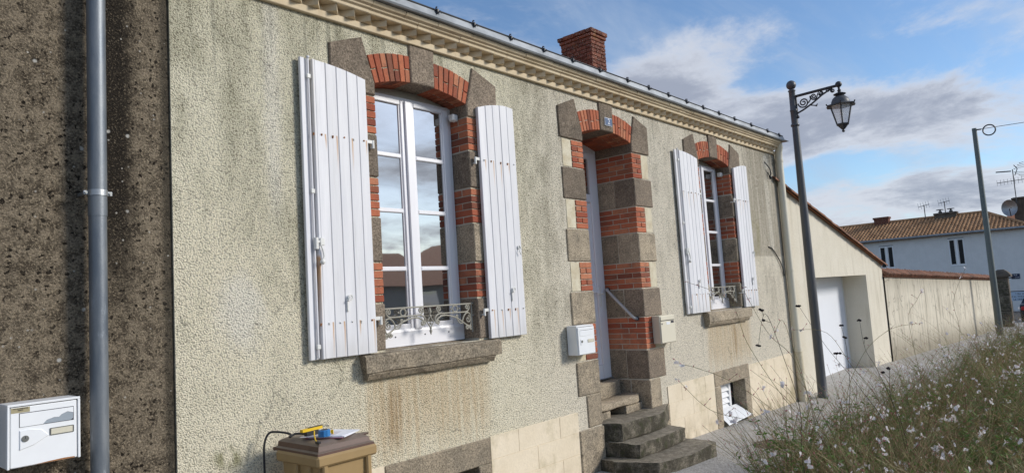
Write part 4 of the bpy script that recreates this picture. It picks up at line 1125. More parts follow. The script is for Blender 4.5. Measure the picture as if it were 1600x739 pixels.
ringq(q, [(bx0 + .012, bx1 - .012, by0 + .014, by1 + .03, zr - .004), (bx0 + .014, bx1 - .014, by0 + .016, by1 + .03, zr + .012), (bx0 + .028, bx1 - .03, by0 + .032, by1 + .02, zr + .020), (bx0 + .034, bx1 - .036, by0 + .038, by1 + .02, zr + .046), (bx0 + .052, bx1 - .055, by0 + .062, by1 + .0, zr + .058), (bx0 + .075, bx1 - .08, by0 + .09, by1 - .02, zr + .066)])
lid = q.build('lid', 'lid_plastic', bn)
q = MB(); q.box(bx0 + .06, bx1 - .01, by0 + .07, by0 + .12, zr + .050, zr + .060, .003)
q.build('lid_handle', 'lid_plastic', bn)
q = MB(); q.tube([(bx0 + .02, by1 + .05, zr + .0), (bx1 - .02, by1 + .05, zr + .0)], .012, 8); q.build('hinge_bar', 'lid_plastic', bn)
for xx in (bx0 + .05, bx1 - .05):
    q = MB(); q.tube([(xx - .02, by1 - .03, g0 + .10), (xx + .02, by1 - .03, g0 + .10)], .10, 18); q.build('wheel', 'black_rubber', bn)
zt = zr + .067
def flat(name, m, parent, pts, z0, z1):
    q = MB(); q.prism(pts, z0, z1, 'z'); return q.build(name, m, parent)
nbk = thing('notebook', (2.40, -.40, zt), 'open white notebook lying on the brown bin lid', 'notebook')
def rotp(cx, cy, w, h, a): return [(cx + cos(a) * u - sin(a) * v, cy + sin(a) * u + cos(a) * v) for u, v in ((-w, -h), (w, -h), (w, h), (-w, h))]
flat('cover', 'pink_cover', nbk, rotp(2.385, -.385, .098, .120, .50), zt + .0005, zt + .003); flat('page_block', 'paper', nbk, rotp(2.395, -.395, .094, .115, .50), zt + .0032, zt + .010); flat('page', 'paper', nbk, rotp(2.412, -.388, .092, .112, .36), zt + .0102, zt + .012)
flat('loose_sheet', 'paper_shade', nbk, rotp(2.33, -.36, .075, .10, .62), zt + .0122, zt + .0128)
for i in range(9):
    t = -.10 + .2 * i / 8; cx = 2.412 - sin(.36) * .0 + cos(.36) * t * .0 - sin(.36) * .112 + cos(.36) * t * .9; cy = -.388 + cos(.36) * .112 + sin(.36) * t * .9
    q = MB(); q.tube([(cx, cy - .004, zt + .010), (cx, cy + .002, zt + .016), (cx, cy + .007, zt + .010)], .0012, 5); q.build('wire_loop', 'dark_steel', nbk)
tp = thing('tape_measure', (2.29, -.42, zt + .013), 'blue tape measure with yellow tongue on the notebook', 'tape measure')
q = MB(); cx, cy, r = 2.305, -.435, .031; P = [(cx + (r + (.002 if i % 2 else 0)) * cos(2 * pi * i / 20) * 1.1, cy + (r + (.002 if i % 2 else 0)) * sin(2 * pi * i / 20)) for i in range(20)]
q.prism(P, zt + .050, zt + .0128, 'z', .004); q.build('case', 'tape_blue', tp); q = MB(); q.tube([(cx, cy, zt + .049), (cx, cy, zt + .0515)], .02, 16); q.build('hub', 'dark_steel', tp)
q = MB(); q.box(cx + .026, cx + .056, cy + .003, cy + .005, zt + .022, zt + .040); q.box(cx + .054, cx + .058, cy - .006, cy + .012, zt + .015, zt + .04); q.build('blade_tip', 'yellow_plastic', tp)
kn = thing('utility_knife', (2.26, -.33, zt + .013), 'yellow utility knife with black trim behind the tape measure', 'knife')
a = .12; q = MB(); q.prism(rotp(2.29, -.325, .072, .013, a), zt + .040, zt + .056, 'z'); q.build('handle', 'yellow_plastic', kn); q = MB(); q.prism(rotp(2.32, -.322, .052, .006, a), zt + .056, zt + .060, 'z'); q.build('slider', 'black_rubber', kn)
q = MB(); q.prism(rotp(2.385, -.314, .030, .006, a), zt + .046, zt + .050, 'z'); q.build('blade', 'steel_lock', kn); boxobj('rest', 'black_rubber', kn, 2.25, 2.33, -.34, -.31, zt + .0131, zt + .0402)
ky = thing('key', (2.225, -.44, zt), 'key on a yellow cord beside the tape measure', 'key')
q = MB(); q.tube([(2.262, -.40, zt + .046), (2.245, -.425, zt + .03), (2.232, -.455, zt + .008), (2.222, -.485, zt + .001)], .0035, 6); q.build('cord', 'yellow_plastic', ky, smooth=True); boxobj('key_head', 'black_rubber', ky, 2.205, 2.225, -.525, -.49, zt - .006, zt + .006, ch=.003)
q = MB(); pts = [(2.30, -.28, zt + .014), (2.25, -.22, zt + .02), (2.21, -.22, zt + .008), (2.23, -.19, zt + .02), (2.185, -.13, zt + .035), (2.15, -.09, zt + .03), (2.125, -.08, zt - .03), (2.118, -.085, zt - .15), (2.125, -.08, .6), (2.12, -.08, .3)]
q.tube(smooth_path([Vector(p) for p in pts], 5), .0065, 8); o_ = q.build('black_cable', 'black_rubber', None, smooth=True); tag(o_, 'black cable looping off the bin lid down the wall', 'cable')

# ------------------------------------------------------------------ garage and garden wall
gar = thing('garage', (14, .1, 0), 'cream rendered garage with sloping tiled roof edge and white door', 'garage')
GX0, GX1 = 11.062, 16.90; OX0, OX1, OZ = 12.45, 15.60, 1.885
def gtop(x): return 3.40 - (x - 11.10) * .2265
q = MB(); y = .03
def gq(a, b_, z0, z1a, z1b): q.quad((a, y, z0), (b_, y, z0), (b_, y, z1b), (a, y, z1a))
gq(GX0, OX0, -.4, gtop(GX0), gtop(OX0)); gq(OX0, OX1, OZ, gtop(OX0), gtop(OX1)); gq(OX1, GX1, -.4, gtop(OX1), gtop(GX1))
yd = .52
q.quad((OX0, y, -.1), (OX0, yd, -.1), (OX0, yd, OZ), (OX0, y, OZ)); q.quad((OX1, y, -.1), (OX1, yd, -.1), (OX1, yd, OZ), (OX1, y, OZ)); q.quad((OX0, y, OZ), (OX1, y, OZ), (OX1, yd, OZ), (OX0, yd, OZ))
q.quad((GX1, y, -.4), (GX1, 6, -.4), (GX1, 6, gtop(GX1)), (GX1, y, gtop(GX1))); q.quad((OX0 - .3, yd + .04, -.3), (OX1 + .3, yd + .04, -.3), (OX1 + .3, yd + .04, OZ + .3), (OX0 - .3, yd + .04, OZ + .3))
q.build('wall', 'garage_render', gar, recalc=False)
gd = boxobj('garage_door', 'garage_paint', gar, OX0, OX1 - .0, .505, .535, .0, OZ - .002)
q = MB(); q.box(OX1 - .03, OX1 - .001, .49, .505, .0, OZ - .003, .003); q.build('door_edge', 'white_hardware', gar)
q = MB(); q.quad((GX0, .0, gtop(GX0) + .02), (GX1 + .05, .0, gtop(GX1 + .05) + .02), (GX1 + .05, 6, gtop(GX1 + .05) + .02), (GX0, 6, gtop(GX0) + .02)); gr = q.build('roof', 'terracotta', gar, recalc=False)
sl_ = math.atan(.2265); x = GX1 + .12; L = .36
GT = arc_tile(.44, .075, m='old_tile')
n = 0
while x > 11.15:
    o_ = link('verge_tile', GT, gr); o_.location = (x, -.005 + rnd.uniform(-.006, .006), gtop(x) - .012); o_.rotation_euler = (sl_ * 1.06 + rnd.uniform(-.015, .015), 0, radians(90) + rnd.uniform(-.02, .02)); x -= L
gw = thing('garden_wall', (25, .15, -.3), 'long stained cream garden wall capped with terracotta tiles', 'wall')
def wt(x): return 1.815 - (x - 16.9) * .0255
q = MB(); xs = [16.905, 20, 24, 28, 33]
for a, b_ in zip(xs, xs[1:]):
    q.quad((a, .0, gz(a) - .2), (b_, .0, gz(b_) - .2), (b_, .0, wt(b_)), (a, .0, wt(a))); q.quad((a, .3, gz(a) - .2), (b_, .3, gz(b_) - .2), (b_, .3, wt(b_)), (a, .3, wt(a))); q.quad((a, 0, wt(a)), (b_, 0, wt(b_)), (b_, .3, wt(b_)), (a, .3, wt(a)))
q.quad((33, 0, -1), (33, .3, -1), (33, .3, wt(33)), (33, 0, wt(33))); q.build('wall', 'garden_render', gw, recalc=False)
x = 17.0; CT = arc_tile(.40, .088, m='old_tile')
q = MB(); q.prism([(-.02, 0), (.32, 0), (.15, .13)], 0, 1, 'x')
ridge = MB(); ridge.v = []
k = ridge.addv([(16.9, -.04, wt(16.9) + .001), (33.02, -.04, wt(33) + .001), (33.02, .34, wt(33) + .001), (16.9, .34, wt(16.9) + .001), (16.9, .15, wt(16.9) + .13), (33.02, .15, wt(33) + .11)])
for f_ in ((0, 1, 5, 4), (3, 4, 5, 2), (0, 3, 2, 1), (0, 4, 3), (1, 2, 5)): ridge.face(*[k + i for i in f_])
cop = ridge.build('coping', 'old_tile', gw)
while x < 33:
    o_ = link('coping_tile', CT, cop); o_.location = (x, -.075 + rnd.uniform(-.01, .01), wt(x) + .012); o_.rotation_euler = (radians(33) + rnd.uniform(-.04, .04), 0, rnd.uniform(-.03, .03)); o_.scale = (1, .70, 1); x += .185
x = 17.0; RT = arc_tile(.46, .095)
while x < 33.1:
    o_ = link('ridge_tile', RT, cop); o_.location = (x, .15, wt(x) + .085); o_.rotation_euler = (-.0255, 0, radians(-90) + rnd.uniform(-.02, .02)); o_.scale = (1, 1, .8); x += .40

# ------------------------------------------------------------------ street lamp
lp = thing('street_lamp', (11.49, -.22, 0), 'dark grey street lamp with scrolled bracket and hanging lantern', 'street lamp')
lx, ly = 11.48, -.222
q = MB(); q.lathe([(.085, -.02), (.085, .03), (.074, .05), (.070, .5), (.068, 1.8), (.060, 3.2), (.052, 4.35), (.066, 4.36), (.070, 4.375), (.066, 4.39), (.053, 4.40), (.054, 4.60), (.060, 4.61), (.060, 4.63), (.052, 4.64), (.049, 4.93), (.060, 4.945), (.060, 4.955), (.035, 4.97), (.030, 4.985), (.001, 4.99)], (lx, ly, 0), 20)
q.build('post', 'post_paint', lp, smooth=True)
q = MB(); q.sphere((lx, ly, 5.045), .078, 14, 10); q.build('finial', 'post_paint', lp, smooth='all')
ye = ly - .72
q = MB(); q.tube([(lx, ly - .03, 4.845), (lx, ye, 4.862)], .022, 10)
q.tube([(lx, ly - .05, 4.56), (lx, ly - .16, 4.60), (lx, ly - .30, 4.67), (lx, ly - .46, 4.77), (lx, ly - .60, 4.835)], .015, 8)
q.tube([(lx, ly - .055, 4.52), (lx, ly - .055, 4.86)], .014, 8)
def sp(cy, cz, r0, r1, a0, tn, n=26): return [(lx, cy - (r0 + (r1 - r0) * i / n) * cos(a0 + tn * 2 * pi * i / n), cz + (r0 + (r1 - r0) * i / n) * sin(a0 + tn * 2 * pi * i / n)) for i in range(n + 1)]
q.tube(sp(ly - .165, 4.715, .085, .012, pi, 1.9), .012, 6); q.tube(sp(ly - .33, 4.775, .055, .008, 0, -1.8), .011, 6); q.tube(sp(ly - .45, 4.80, .040, .006, pi, 1.7), .010, 6); q.tube(sp(ly - .55, 4.825, .028, .005, 0, -1.5), .009, 6)
q.tube([(lx, ly - .24, 4.69), (lx, ly - .28, 4.74), (lx, ly - .275, 4.80)], .010, 6); q.tube([(lx, ly - .38, 4.76), (lx, ly - .40, 4.81), (lx, ly - .42, 4.83)], .009, 6)
q.sphere((lx, ly - .06, 4.50), .026, 8, 6); q.sphere((lx, ly - .36, 4.62), .016, 8, 6); q.tube([(lx, ly - .26, 4.65), (lx, ly - .36, 4.62), (lx, ly - .38, 4.645)], .010, 6); q.tube(sp(ly - .625, 4.80, .035, .006, pi / 2, 1.6), .010, 6)
q.build('bracket', 'dark_steel', lp, smooth=True)
q = MB(); q.sphere((lx, ye, 4.875), .050, 10, 8); q.lathe([(.018, 0), (.018, -.06), (.030, -.07), (.022, -.09), (.022, -.10), (.085, -.125), (.095, -.133), (.085, -.140), (.045, -.165), (.045, -.175)], (lx, ye, 4.85), 14); q.build('hanger', 'dark_steel', lp, smooth=True)
q = MB(); q.lathe([(.05, 4.69), (.085, 4.675), (.115, 4.645), (.135, 4.60), (.140, 4.565), (.150, 4.555)], (lx, ye, 0), 18); q.build('hood', 'post_paint', lp, smooth=True)
q = MB(); q.lathe([(.150, 4.565), (.225, 4.545), (.228, 4.53), (.205, 4.525), (.165, 4.530)], (lx, ye, 0), 6, .26); 
for i in range(6): a = .26 + i * pi / 3; q.tube([(lx + .22 * cos(a), ye + .22 * sin(a), 4.535), (lx + .235 * cos(a), ye + .235 * sin(a), 4.565)], .010, 5)
q.build('eave', 'dark_steel', lp)
ra, rb, za, zb = .168, .090, 4.53, 4.235
for i in range(6):
    a0 = .26 + i * pi / 3; a1 = a0 + pi / 3
    q = MB(); q.quad((lx + ra * cos(a0), ye + ra * sin(a0), za), (lx + ra * cos(a1), ye + ra * sin(a1), za), (lx + rb * cos(a1), ye + rb * sin(a1), zb), (lx + rb * cos(a0), ye + rb * sin(a0), zb)); q.build('lantern_pane', 'lantern_glass', lp, recalc=False)
    q = MB(); q.tube([(lx + ra * cos(a0), ye + ra * sin(a0), za), (lx + rb * cos(a0), ye + rb * sin(a0), zb)], .010, 6); q.build('lantern_bar', 'dark_steel', lp)
q = MB(); q.lathe([(.098, 4.245), (.100, 4.23), (.085, 4.222), (.035, 4.165), (.012, 4.15)], (lx, ye, 0), 6, .26); q.sphere((lx, ye, 4.132), .024, 8, 6); q.build('lantern_foot', 'dark_steel', lp)
q = MB(); q.tube([(lx, ye, 4.24), (lx, ye, 4.30), (lx, ye, 4.47)], .022, 10); q.build('bulb', 'enamel_white', lp, smooth=True)

# telegraph pole far along the wall, with its ring and wire
pp = thing('utility_pole', (28.5, -.6, gz(28.5)), 'tall grey green metal pole at the far end of the garden wall', 'pole')
q = MB(); q.tube([(28.5, -.6, gz(28.5) - .1), (28.5, -.6, 2), (28.5, -.6, 6.72)], .115, 14, .072); q.build('pole', 'pole_steel', pp, smooth=True)
q = MB(); q.tube([(28.5, -.66, 6.66), (28.5, -.80, 6.65)], .025, 6); q.tube([(28.5, -1.02 + .18 * cos(i * pi / 10), 6.58 + .18 * sin(i * pi / 10)) for i in range(21)], .022, 6); q.build('ring', 'dark_steel', pp)
q = MB(); q.tube([(28.5, -.72, 6.66), (28.6, -3, 6.62), (28.8, -8, 6.72), (29, -14, 6.95)], .009, 4); q.build('wire', 'dark_steel', pp)

# ------------------------------------------------------------------ far end of the street
BX = 55.0; gB = gz(55)
fb = thing('corner_house', (BX, 4, gB), 'pale shaded house with brown roman tile roof at the street end', 'house')
q = MB(); q.box(BX, BX + 7, .55, 16, gB - .2, 4.36); q.build('wall', 'far_render', fb)
for y0, y1, z0, z1 in ((8.27, 9.08, 2.385, 3.885), (3.98, 4.79, 2.265, 3.985)):
    q = MB(); q.box(BX - .03, BX + .1, y0 - .06, y1 + .06, z0 - .08, z0, .01); q.box(BX - .02, BX + .1, y0 - .05, y0, z0, z1); q.box(BX - .02, BX + .1, y1, y1 + .05, z0, z1); q.box(BX - .02, BX + .1, y0 - .05, y1 + .05, z1, z1 + .05)
    w = q.build('window', 'enamel_white', fb); ym = (y0 + y1) / 2
    for a, b_ in ((y0, ym - .09), (ym + .09, y1)): boxobj('pane', 'far_pane', w, BX - .006, BX + .02, a + .03, b_ - .03, z0 + .06, z1 - .05)
    boxobj('mullion', 'enamel_white', w, BX - .03, BX + .02, ym - .06, ym + .06, z0, z1); boxobj('lintel_shade', 'zinc', w, BX - .05, BX + .02, y0 - .05, y1 + .05, z1 + .051, z1 + .11)
# tiled roof: rolls of cover tiles climbing from the eave to the ridge, hipped at the near corner
EX, RX, EZ, RZ = BX - .35, 58.6, 4.40, 5.83
q = MB(); n = 0
def roofz(x): return EZ + (RZ - EZ) * (x - EX) / (RX - EX)
yy = .2; NS = 9; pitch = .235
while yy < 16:
    # hip cut near the corner y = .2
    xend = RX if yy > 3.0 else EX + (RX - EX) * (yy - .2) / 2.8
    L = max(.3, xend - EX)
    st = max(1, int(L / .36))
    for i in range(st):
        xa = EX + L * i / st; xb = EX + L * (i + 1) / st + .05; za, zb = roofz(xa) + .035, roofz(xb) + .012
        ks = []
        for X, Zb, r in ((xa, za, pitch * .34), (xb, zb, pitch * .29)): ks.append(q.addv([(X, yy + r * cos(pi * t / 4), Zb + r * sin(pi * t / 4) * .9) for t in range(5)]))
        for t in range(4): q.face(ks[0] + t, ks[0] + t + 1, ks[1] + t + 1, ks[1] + t)
        q.face(*[ks[0] + t for t in range(5)])
    yy += pitch
rt_ = q.build('roof_tiles', 'far_tiles', fb, recalc=False); rt_['kind'] = 'stuff'
q = MB(); q.quad((EX, .2, EZ), (EX, 16.2, EZ), (RX, 16.2, RZ), (RX, 3.0, RZ)); q.tri((EX, .2, EZ), (RX, 3.0, RZ), (62.3, .2, EZ)); q.quad((RX, 3, RZ), (RX, 16.2, RZ), (62.3, 16.2, EZ), (62.3, .2, EZ)); q.quad((EX, .2, EZ - .12), (EX, 16.2, EZ - .12), (EX, 16.2, EZ - .002), (EX, .2, EZ - .002)); q.quad((EX, .2, EZ - .12), (EX, 16.2, EZ - .12), (BX + .2, 16.2, EZ - .1), (BX + .2, .2, EZ - .1))
q.build('roof', 'far_tiles', fb, recalc=False)
q = MB(); q.tube([(RX, 3.0, RZ + .03), (RX, 16, RZ + .03)], .13, 8); q.tube([(RX, 3.0, RZ + .03), (EX, .2, EZ + .05)], .12, 8); q.build('ridge', 'far_tiles', fb)
q = MB(); q.tube([(EX - .05, .15, EZ - .03), (EX - .05, 16, EZ - .03)], .07, 8); q.build('eaves_gutter', 'zinc', fb)
def chimney(x, y0, y1, z0, z1, m, pots=0):
    q = MB(); q.box(x, x + .6, y0, y1, z0, z1 - .14, .01); q.box(x - .06, x + .66, y0 - .06, y1 + .06, z1 - .14, z1, .01)
    c = q.build('chimney', m, fb)
    for i in range(pots):
        yc = y0 + (y1 - y0) * (.25 + .5 * i)
        q = MB(); q.lathe([(.12, 0), (.12, .12), (.06, .13), (.06, .22), (.26, .23), (.22, .27), (.001, .27)], (x + .3, yc, z1), 10); q.build('cowl', 'dark_steel', c)
chimney(58.2, 9.05, 10.05, 5.4, 6.30, 'old_brick'); chimney(58.2, 4.65, 6.0, 5.4, 6.12, 'dark_pier_stone', 2)
def aerial(y, x, z0, z1, big, lab):
    t = thing('aerial', (x, y, z0), lab, 'aerial')
    q = MB(); q.tube([(x, y, z0), (x, y, z1)], .03, 6); q.build('mast', 'dark_steel', t)
    q = MB(); W = 1.05 if big else .35
    if big:
        q.tube([(x, y + 1.0, z1 - .05), (x, y + .1, z1 - .12)], .045, 6); q.tube([(x, y + 1.0, z1 - .85), (x, y - .75, z1 - .80)], .022, 5)
        for i in range(9): q.tube([(x, y + 1.0 - i * .21, z1 - .63), (x, y + 1.0 - i * .21, z1 - 1.05)], .010, 4)
        for s in (1, -1):
            for i in range(4):
                zc = z1 - .1 + s * (.12 + .12 * i); q.tube([(x - .35, y - .1 - .12 * i, zc), (x + .35, y - .1 - .12 * i, zc)], .014, 4); q.tube([(x, y - .1 - .12 * i, zc), (x, y - .7, zc + s * .06)], .012, 4)
        q.tube([(x, y - .1, z1 + .3), (x, y - .28, z1), (x, y - .1, z1 - .45)], .028, 5)
    else:
        q.tube([(x, y + .35, z1 - .1), (x, y - .35, z1 + .02)], .022, 5)
        for i in range(5): yy = y + .35 - i * .17; q.tube([(x, yy, z1 - .32 + i * .03), (x, yy + .05, z1 + .16 + i * .03)], .013, 4)
    q.build('aerial_elements', 'galvanised' if not big else 'dark_steel', t); return t
aerial(6.62, 58.4, 5.7, 6.85, False, 'small pale aerial left of the wide chimney'); aerial(5.35, 58.6, 6.0, 6.95, False, 'small pale aerial standing on the wide chimney with cowls')
b2 = thing('rear_house', (62, -4, gB), 'orange tiled roof and dark chimney behind the corner house', 'house')
boxobj('wall', 'far_render', b2, 60.5, 68, -9, 1.9, gB, 4.4)
q = MB(); q.quad((60.2, -9, 4.55), (60.2, 2.2, 4.55), (64, 2.2, 5.95), (64, -9, 5.95)); q.quad((64, -9, 5.95), (64, 2.2, 5.95), (68.2, 2.2, 4.5), (68.2, -9, 4.5)); q.build('roof', 'terracotta', b2, recalc=False)
q = MB(); q.box(61.2, 62.4, -.8, 1.55, 4.9, 6.85, .02); q.box(61.1, 62.5, -.9, 1.63, 6.70, 6.82, .01); q.build('chimney', 'dark_pier_stone', b2)
aerial(1.3, 60.9, 6.4, 8.85, True, 'large dark television aerial on the dark chimney at right')
sd_ = thing('satellite_dish', (60.9, 1.85, 5.9), 'round grey satellite dish beside the dark chimney', 'dish')
q = MB(); ks = []
for i in range(6): r = .60 * i / 5 + .001; ks.append(q.addv([(60.75 + .25 * (r / .6) ** 2 * -1 + .2, 1.75 + r * cos(2 * pi * k / 18) * .8, 6.10 + r * sin(2 * pi * k / 18)) for k in range(18)]))
for k0, k1 in zip(ks, ks[1:]):
    for i in range(18): q.face(k0 + i, k0 + (i + 1) % 18, k1 + (i + 1) % 18, k1 + i)
q.build('reflector', 'galvanised', sd_, recalc=False, smooth='all'); q = MB(); q.tube([(60.95, 1.7, 6.1), (61.2, 1.4, 6.1)], .05, 6); q.tube([(60.6, 1.7, 5.5), (60.2, 1.7, 6.0)], .03, 5); q.build('arm', 'dark_steel', sd_)
# gate pier at the end of the garden wall
gp = thing('gate_pier', (36, 0, gz(36)), 'dark weathered stone gate pier with domed cap', 'gate pier')
q = MB(); q.box(35.8, 36.2, -.24, .24, gz(36) - .1, 1.47, .02, .01); q.build('shaft', 'dark_pier_stone', gp)
for i in range(6): boxobj('stone', 'step_stone', gp, 35.785, 35.84, -.245 + .02 * (i % 2), .23, gz(36) + i * .33, gz(36) + i * .33 + .31, ch=.015, jit=.008)
q = MB(); ringq(q, [(35.7, 36.3, -.36, .36, 1.47), (35.7, 36.3, -.36, .36, 1.55), (35.78, 36.22, -.26, .26, 1.68), (35.9, 36.1, -.12, .10, 1.79)]); q.build('cap', 'dark_pier_stone', gp)
boxobj('gate_arm', 'dark_steel', gp, 35.98, 36.02, -.48, -.24, 1.40, 1.44)
# street name plaque and direction board
sg = thing('street_sign', (BX - .02, 1.34, 1.1), 'dark blue street name plaque with white lettering on corner house', 'street sign')
boxobj('plate', 'sign_blue', sg, BX - .03, BX - .002, 1.115, 1.57, 1.11, 1.44, ch=.004)
text_mesh('lettering', 'RUE', .10, 'enamel_white', sg, (BX - .033, 1.34, 1.355), ROT_W); text_mesh('lettering', 'DE LA CURE', .075, 'enamel_white', sg, (BX - .033, 1.34, 1.20), ROT_W)
ds = thing('direction_board', (50, 1.0, gz(50)), 'pale blue white direction board on posts with three lines of text', 'sign')
SX = 50.0
boxobj('board', 'sign_white', ds, SX - .03, SX, .08, 1.30, -.10, .42, ch=.006); boxobj('top_edge', 'ink', ds, SX - .035, SX + .005, .06, 1.32, .425, .47)
for yy in (.2, 1.2): boxobj('post', 'pole_steel', ds, SX + .002, SX + .06, yy - .03, yy + .03, gz(50), .40)
for i, t in enumerate(('* Bd. du 4', 'P.A. THOMARE', 'LE TREHARD')): text_mesh('lettering', t, .145, 'ink', ds, (SX - .034, .69, .30 - i * .165), ROT_W)
# parked car, seen end on at the crossing
car = thing('parked_car', (44, -1.1, gz(44)), 'dark car with red tail light at the far right of the street', 'car')
cg = gz(44); cy = -.75
q = MB(); prof = [(42.2, cg + .30), (42.2, cg + .72), (42.35, cg + .88), (43.1, cg + .95), (43.7, cg + 1.36), (45.1, cg + 1.42), (45.9, cg + 1.0), (46.1, cg + .9), (46.15, cg + .3)]
ks = []
for y_, ins, zz in ((cy - .85, 0, 0), (cy - .78, .05, .0), (cy + .78, .05, 0), (cy + .85, 0, 0)):
    ks.append(q.addv([(x, y_ if z < cg + 1.0 else cy + (y_ - cy) * .8, z) for x, z in prof]))
m_ = len(prof)
for k0, k1 in zip(ks, ks[1:]):
    for i in range(m_): q.face(k0 + i, k0 + (i + 1) % m_, k1 + (i + 1) % m_, k1 + i)
q.face(*[ks[0] + i for i in range(m_)]); q.face(*[ks[-1] + i for i in reversed(range(m_))]); q.build('body', 'car_paint', car)
q = MB(); q.quad((43.14, cy - .6, cg + .99), (43.14, cy + .6, cg + .99), (43.66, cy + .55, cg + 1.345), (43.66, cy - .55, cg + 1.345)); o_ = q.build('rear_window', 'car_glass', car, recalc=False); o_.location = (-.02, 0, .02)
for s in (-1, 1):
    boxobj('tail_light', 'red_plastic', car, 42.17, 42.3, cy + s * .66 - .14, cy + s * .66 + .14, cg + .62, cg + .80, ch=.02)
    for xx in (42.95, 45.35):
        q = MB(); q.tube([(xx, cy + s * .72, cg + .31), (xx, cy + s * .88, cg + .31)], .31, 18); w = q.build('wheel', 'black_rubber', car); q = MB(); q.tube([(xx, cy + s * .87, cg + .31), (xx, cy + s * .892, cg + .31)], .19, 14); q.build('rim', 'galvanised', w)
boxobj('bumper', 'black_rubber', car, 42.1, 42.22, cy - .8, cy + .8, cg + .32, cg + .52, ch=.03)

# ------------------------------------------------------------------ house across the street (seen in the panes)
oh = thing('opposite_house', (8, -16, gz(8)), 'low house across the street mirrored in the window panes', 'house')
q = MB(); q.box(8.5, 27, -20, -13.2, -.5, 2.55); q.build('wall', 'house_wall', oh)
q = MB(); q.prism([(-20.3, 2.5), (-12.9, 2.5), (-16.6, 3.9)], 8.3, 17.2, 'x'); q.prism([(17.3, 2.5), (27.2, 2.5), (22.2, 4.6)], -12.95, -20.3, 'y'); q.build('roof', 'terracotta', oh)
for x in (10, 15, 21): boxobj('window', 'pane_glass', oh, x, x + 1, -13.21, -13.19, 1.0, 2.3)
boxobj('door', 'shutter_paint', oh, 12.6, 13.5, -13.22, -13.19, -.1, 2.1)

# ------------------------------------------------------------------ vegetation on the verge
def project(p):
    d = Vector(p) - CAM; zc = d.dot(fw)
    if zc < .3: return None
    return 800 + F_PX * d.dot(rt) / zc, 369.5 - F_PX * d.dot(up) / zc, zc
def curve_pts(base, az, lean, h, droop, n, R):
    pts = []; x, y, z = base; ang = R.uniform(-.25, .25)
    for i in range(n + 1):
        t = i / n; out = lean * (t ** 1.5) + droop * t ** 3
        pts.append(Vector((x + out * cos(az + ang * t), y + out * sin(az + ang * t), z + h * (t - .25 * droop / max(h, .1) * t ** 4))))
    return pts
def flower(qp, qb, c, d, R, s=1.0):
    d = d.normalized(); u = d.orthogonal().normalized(); w = d.cross(u)
    a0 = R.uniform(0, 6.3)
    for k in range(4):
        a = a0 + (-.95, -.33, .33, .95)[k] * 1.25 + R.uniform(-.12, .12); e = (cos(a) * u + sin(a) * w)
        side = d.cross(e).normalized(); L = .0155 * s * R.uniform(.85, 1.15); W = .0062 * s
        tipd = (e * .93 + d * R.uniform(.15, .5)).normalized()
        m1 = c + tipd * L * .62; k0 = qp.addv([c, m1 + side * W, c + tipd * L, m1 - side * W + d * .001]); qp.face(k0, k0 + 1, k0 + 2, k0 + 3)
    for k in range(4):
        e = (d * -.2 + u * R.uniform(-.6, .6) + w * R.uniform(-.6, .6)).normalized(); qp.tri(c, c + e * .016 * s, c + e * .016 * s + Vector((0, 0, .0014)))
    bud(qb, c - d * .010 * s, d, .007 * s)
def bud(qb, c, d, r):
    d = d.normalized(); u = d.orthogonal().normalized() * r * .32; w = d.cross(u)
    k = qb.addv([c - d * r, c + u, c + w, c - u, c - w, c + d * r * 1.4])
    for i in range(4): qb.face(k, k + 1 + i, k + 1 + (i + 1) % 4); qb.face(k + 5, k + 1 + (i + 1) % 4, k + 1 + i)
def leaf(ql, c, d, L, W, R):
    side = d.cross(Vector((R.uniform(-.5, .5), R.uniform(-.5, .5), 1))).normalized() * W
    mid = c + d * L * .5 + Vector((0, 0, L * .06)); tip = c + d * L - Vector((0, 0, L * .18))
    k = ql.addv([c, mid + side, tip, mid - side]); ql.face(k, k + 1, k + 2, k + 3)
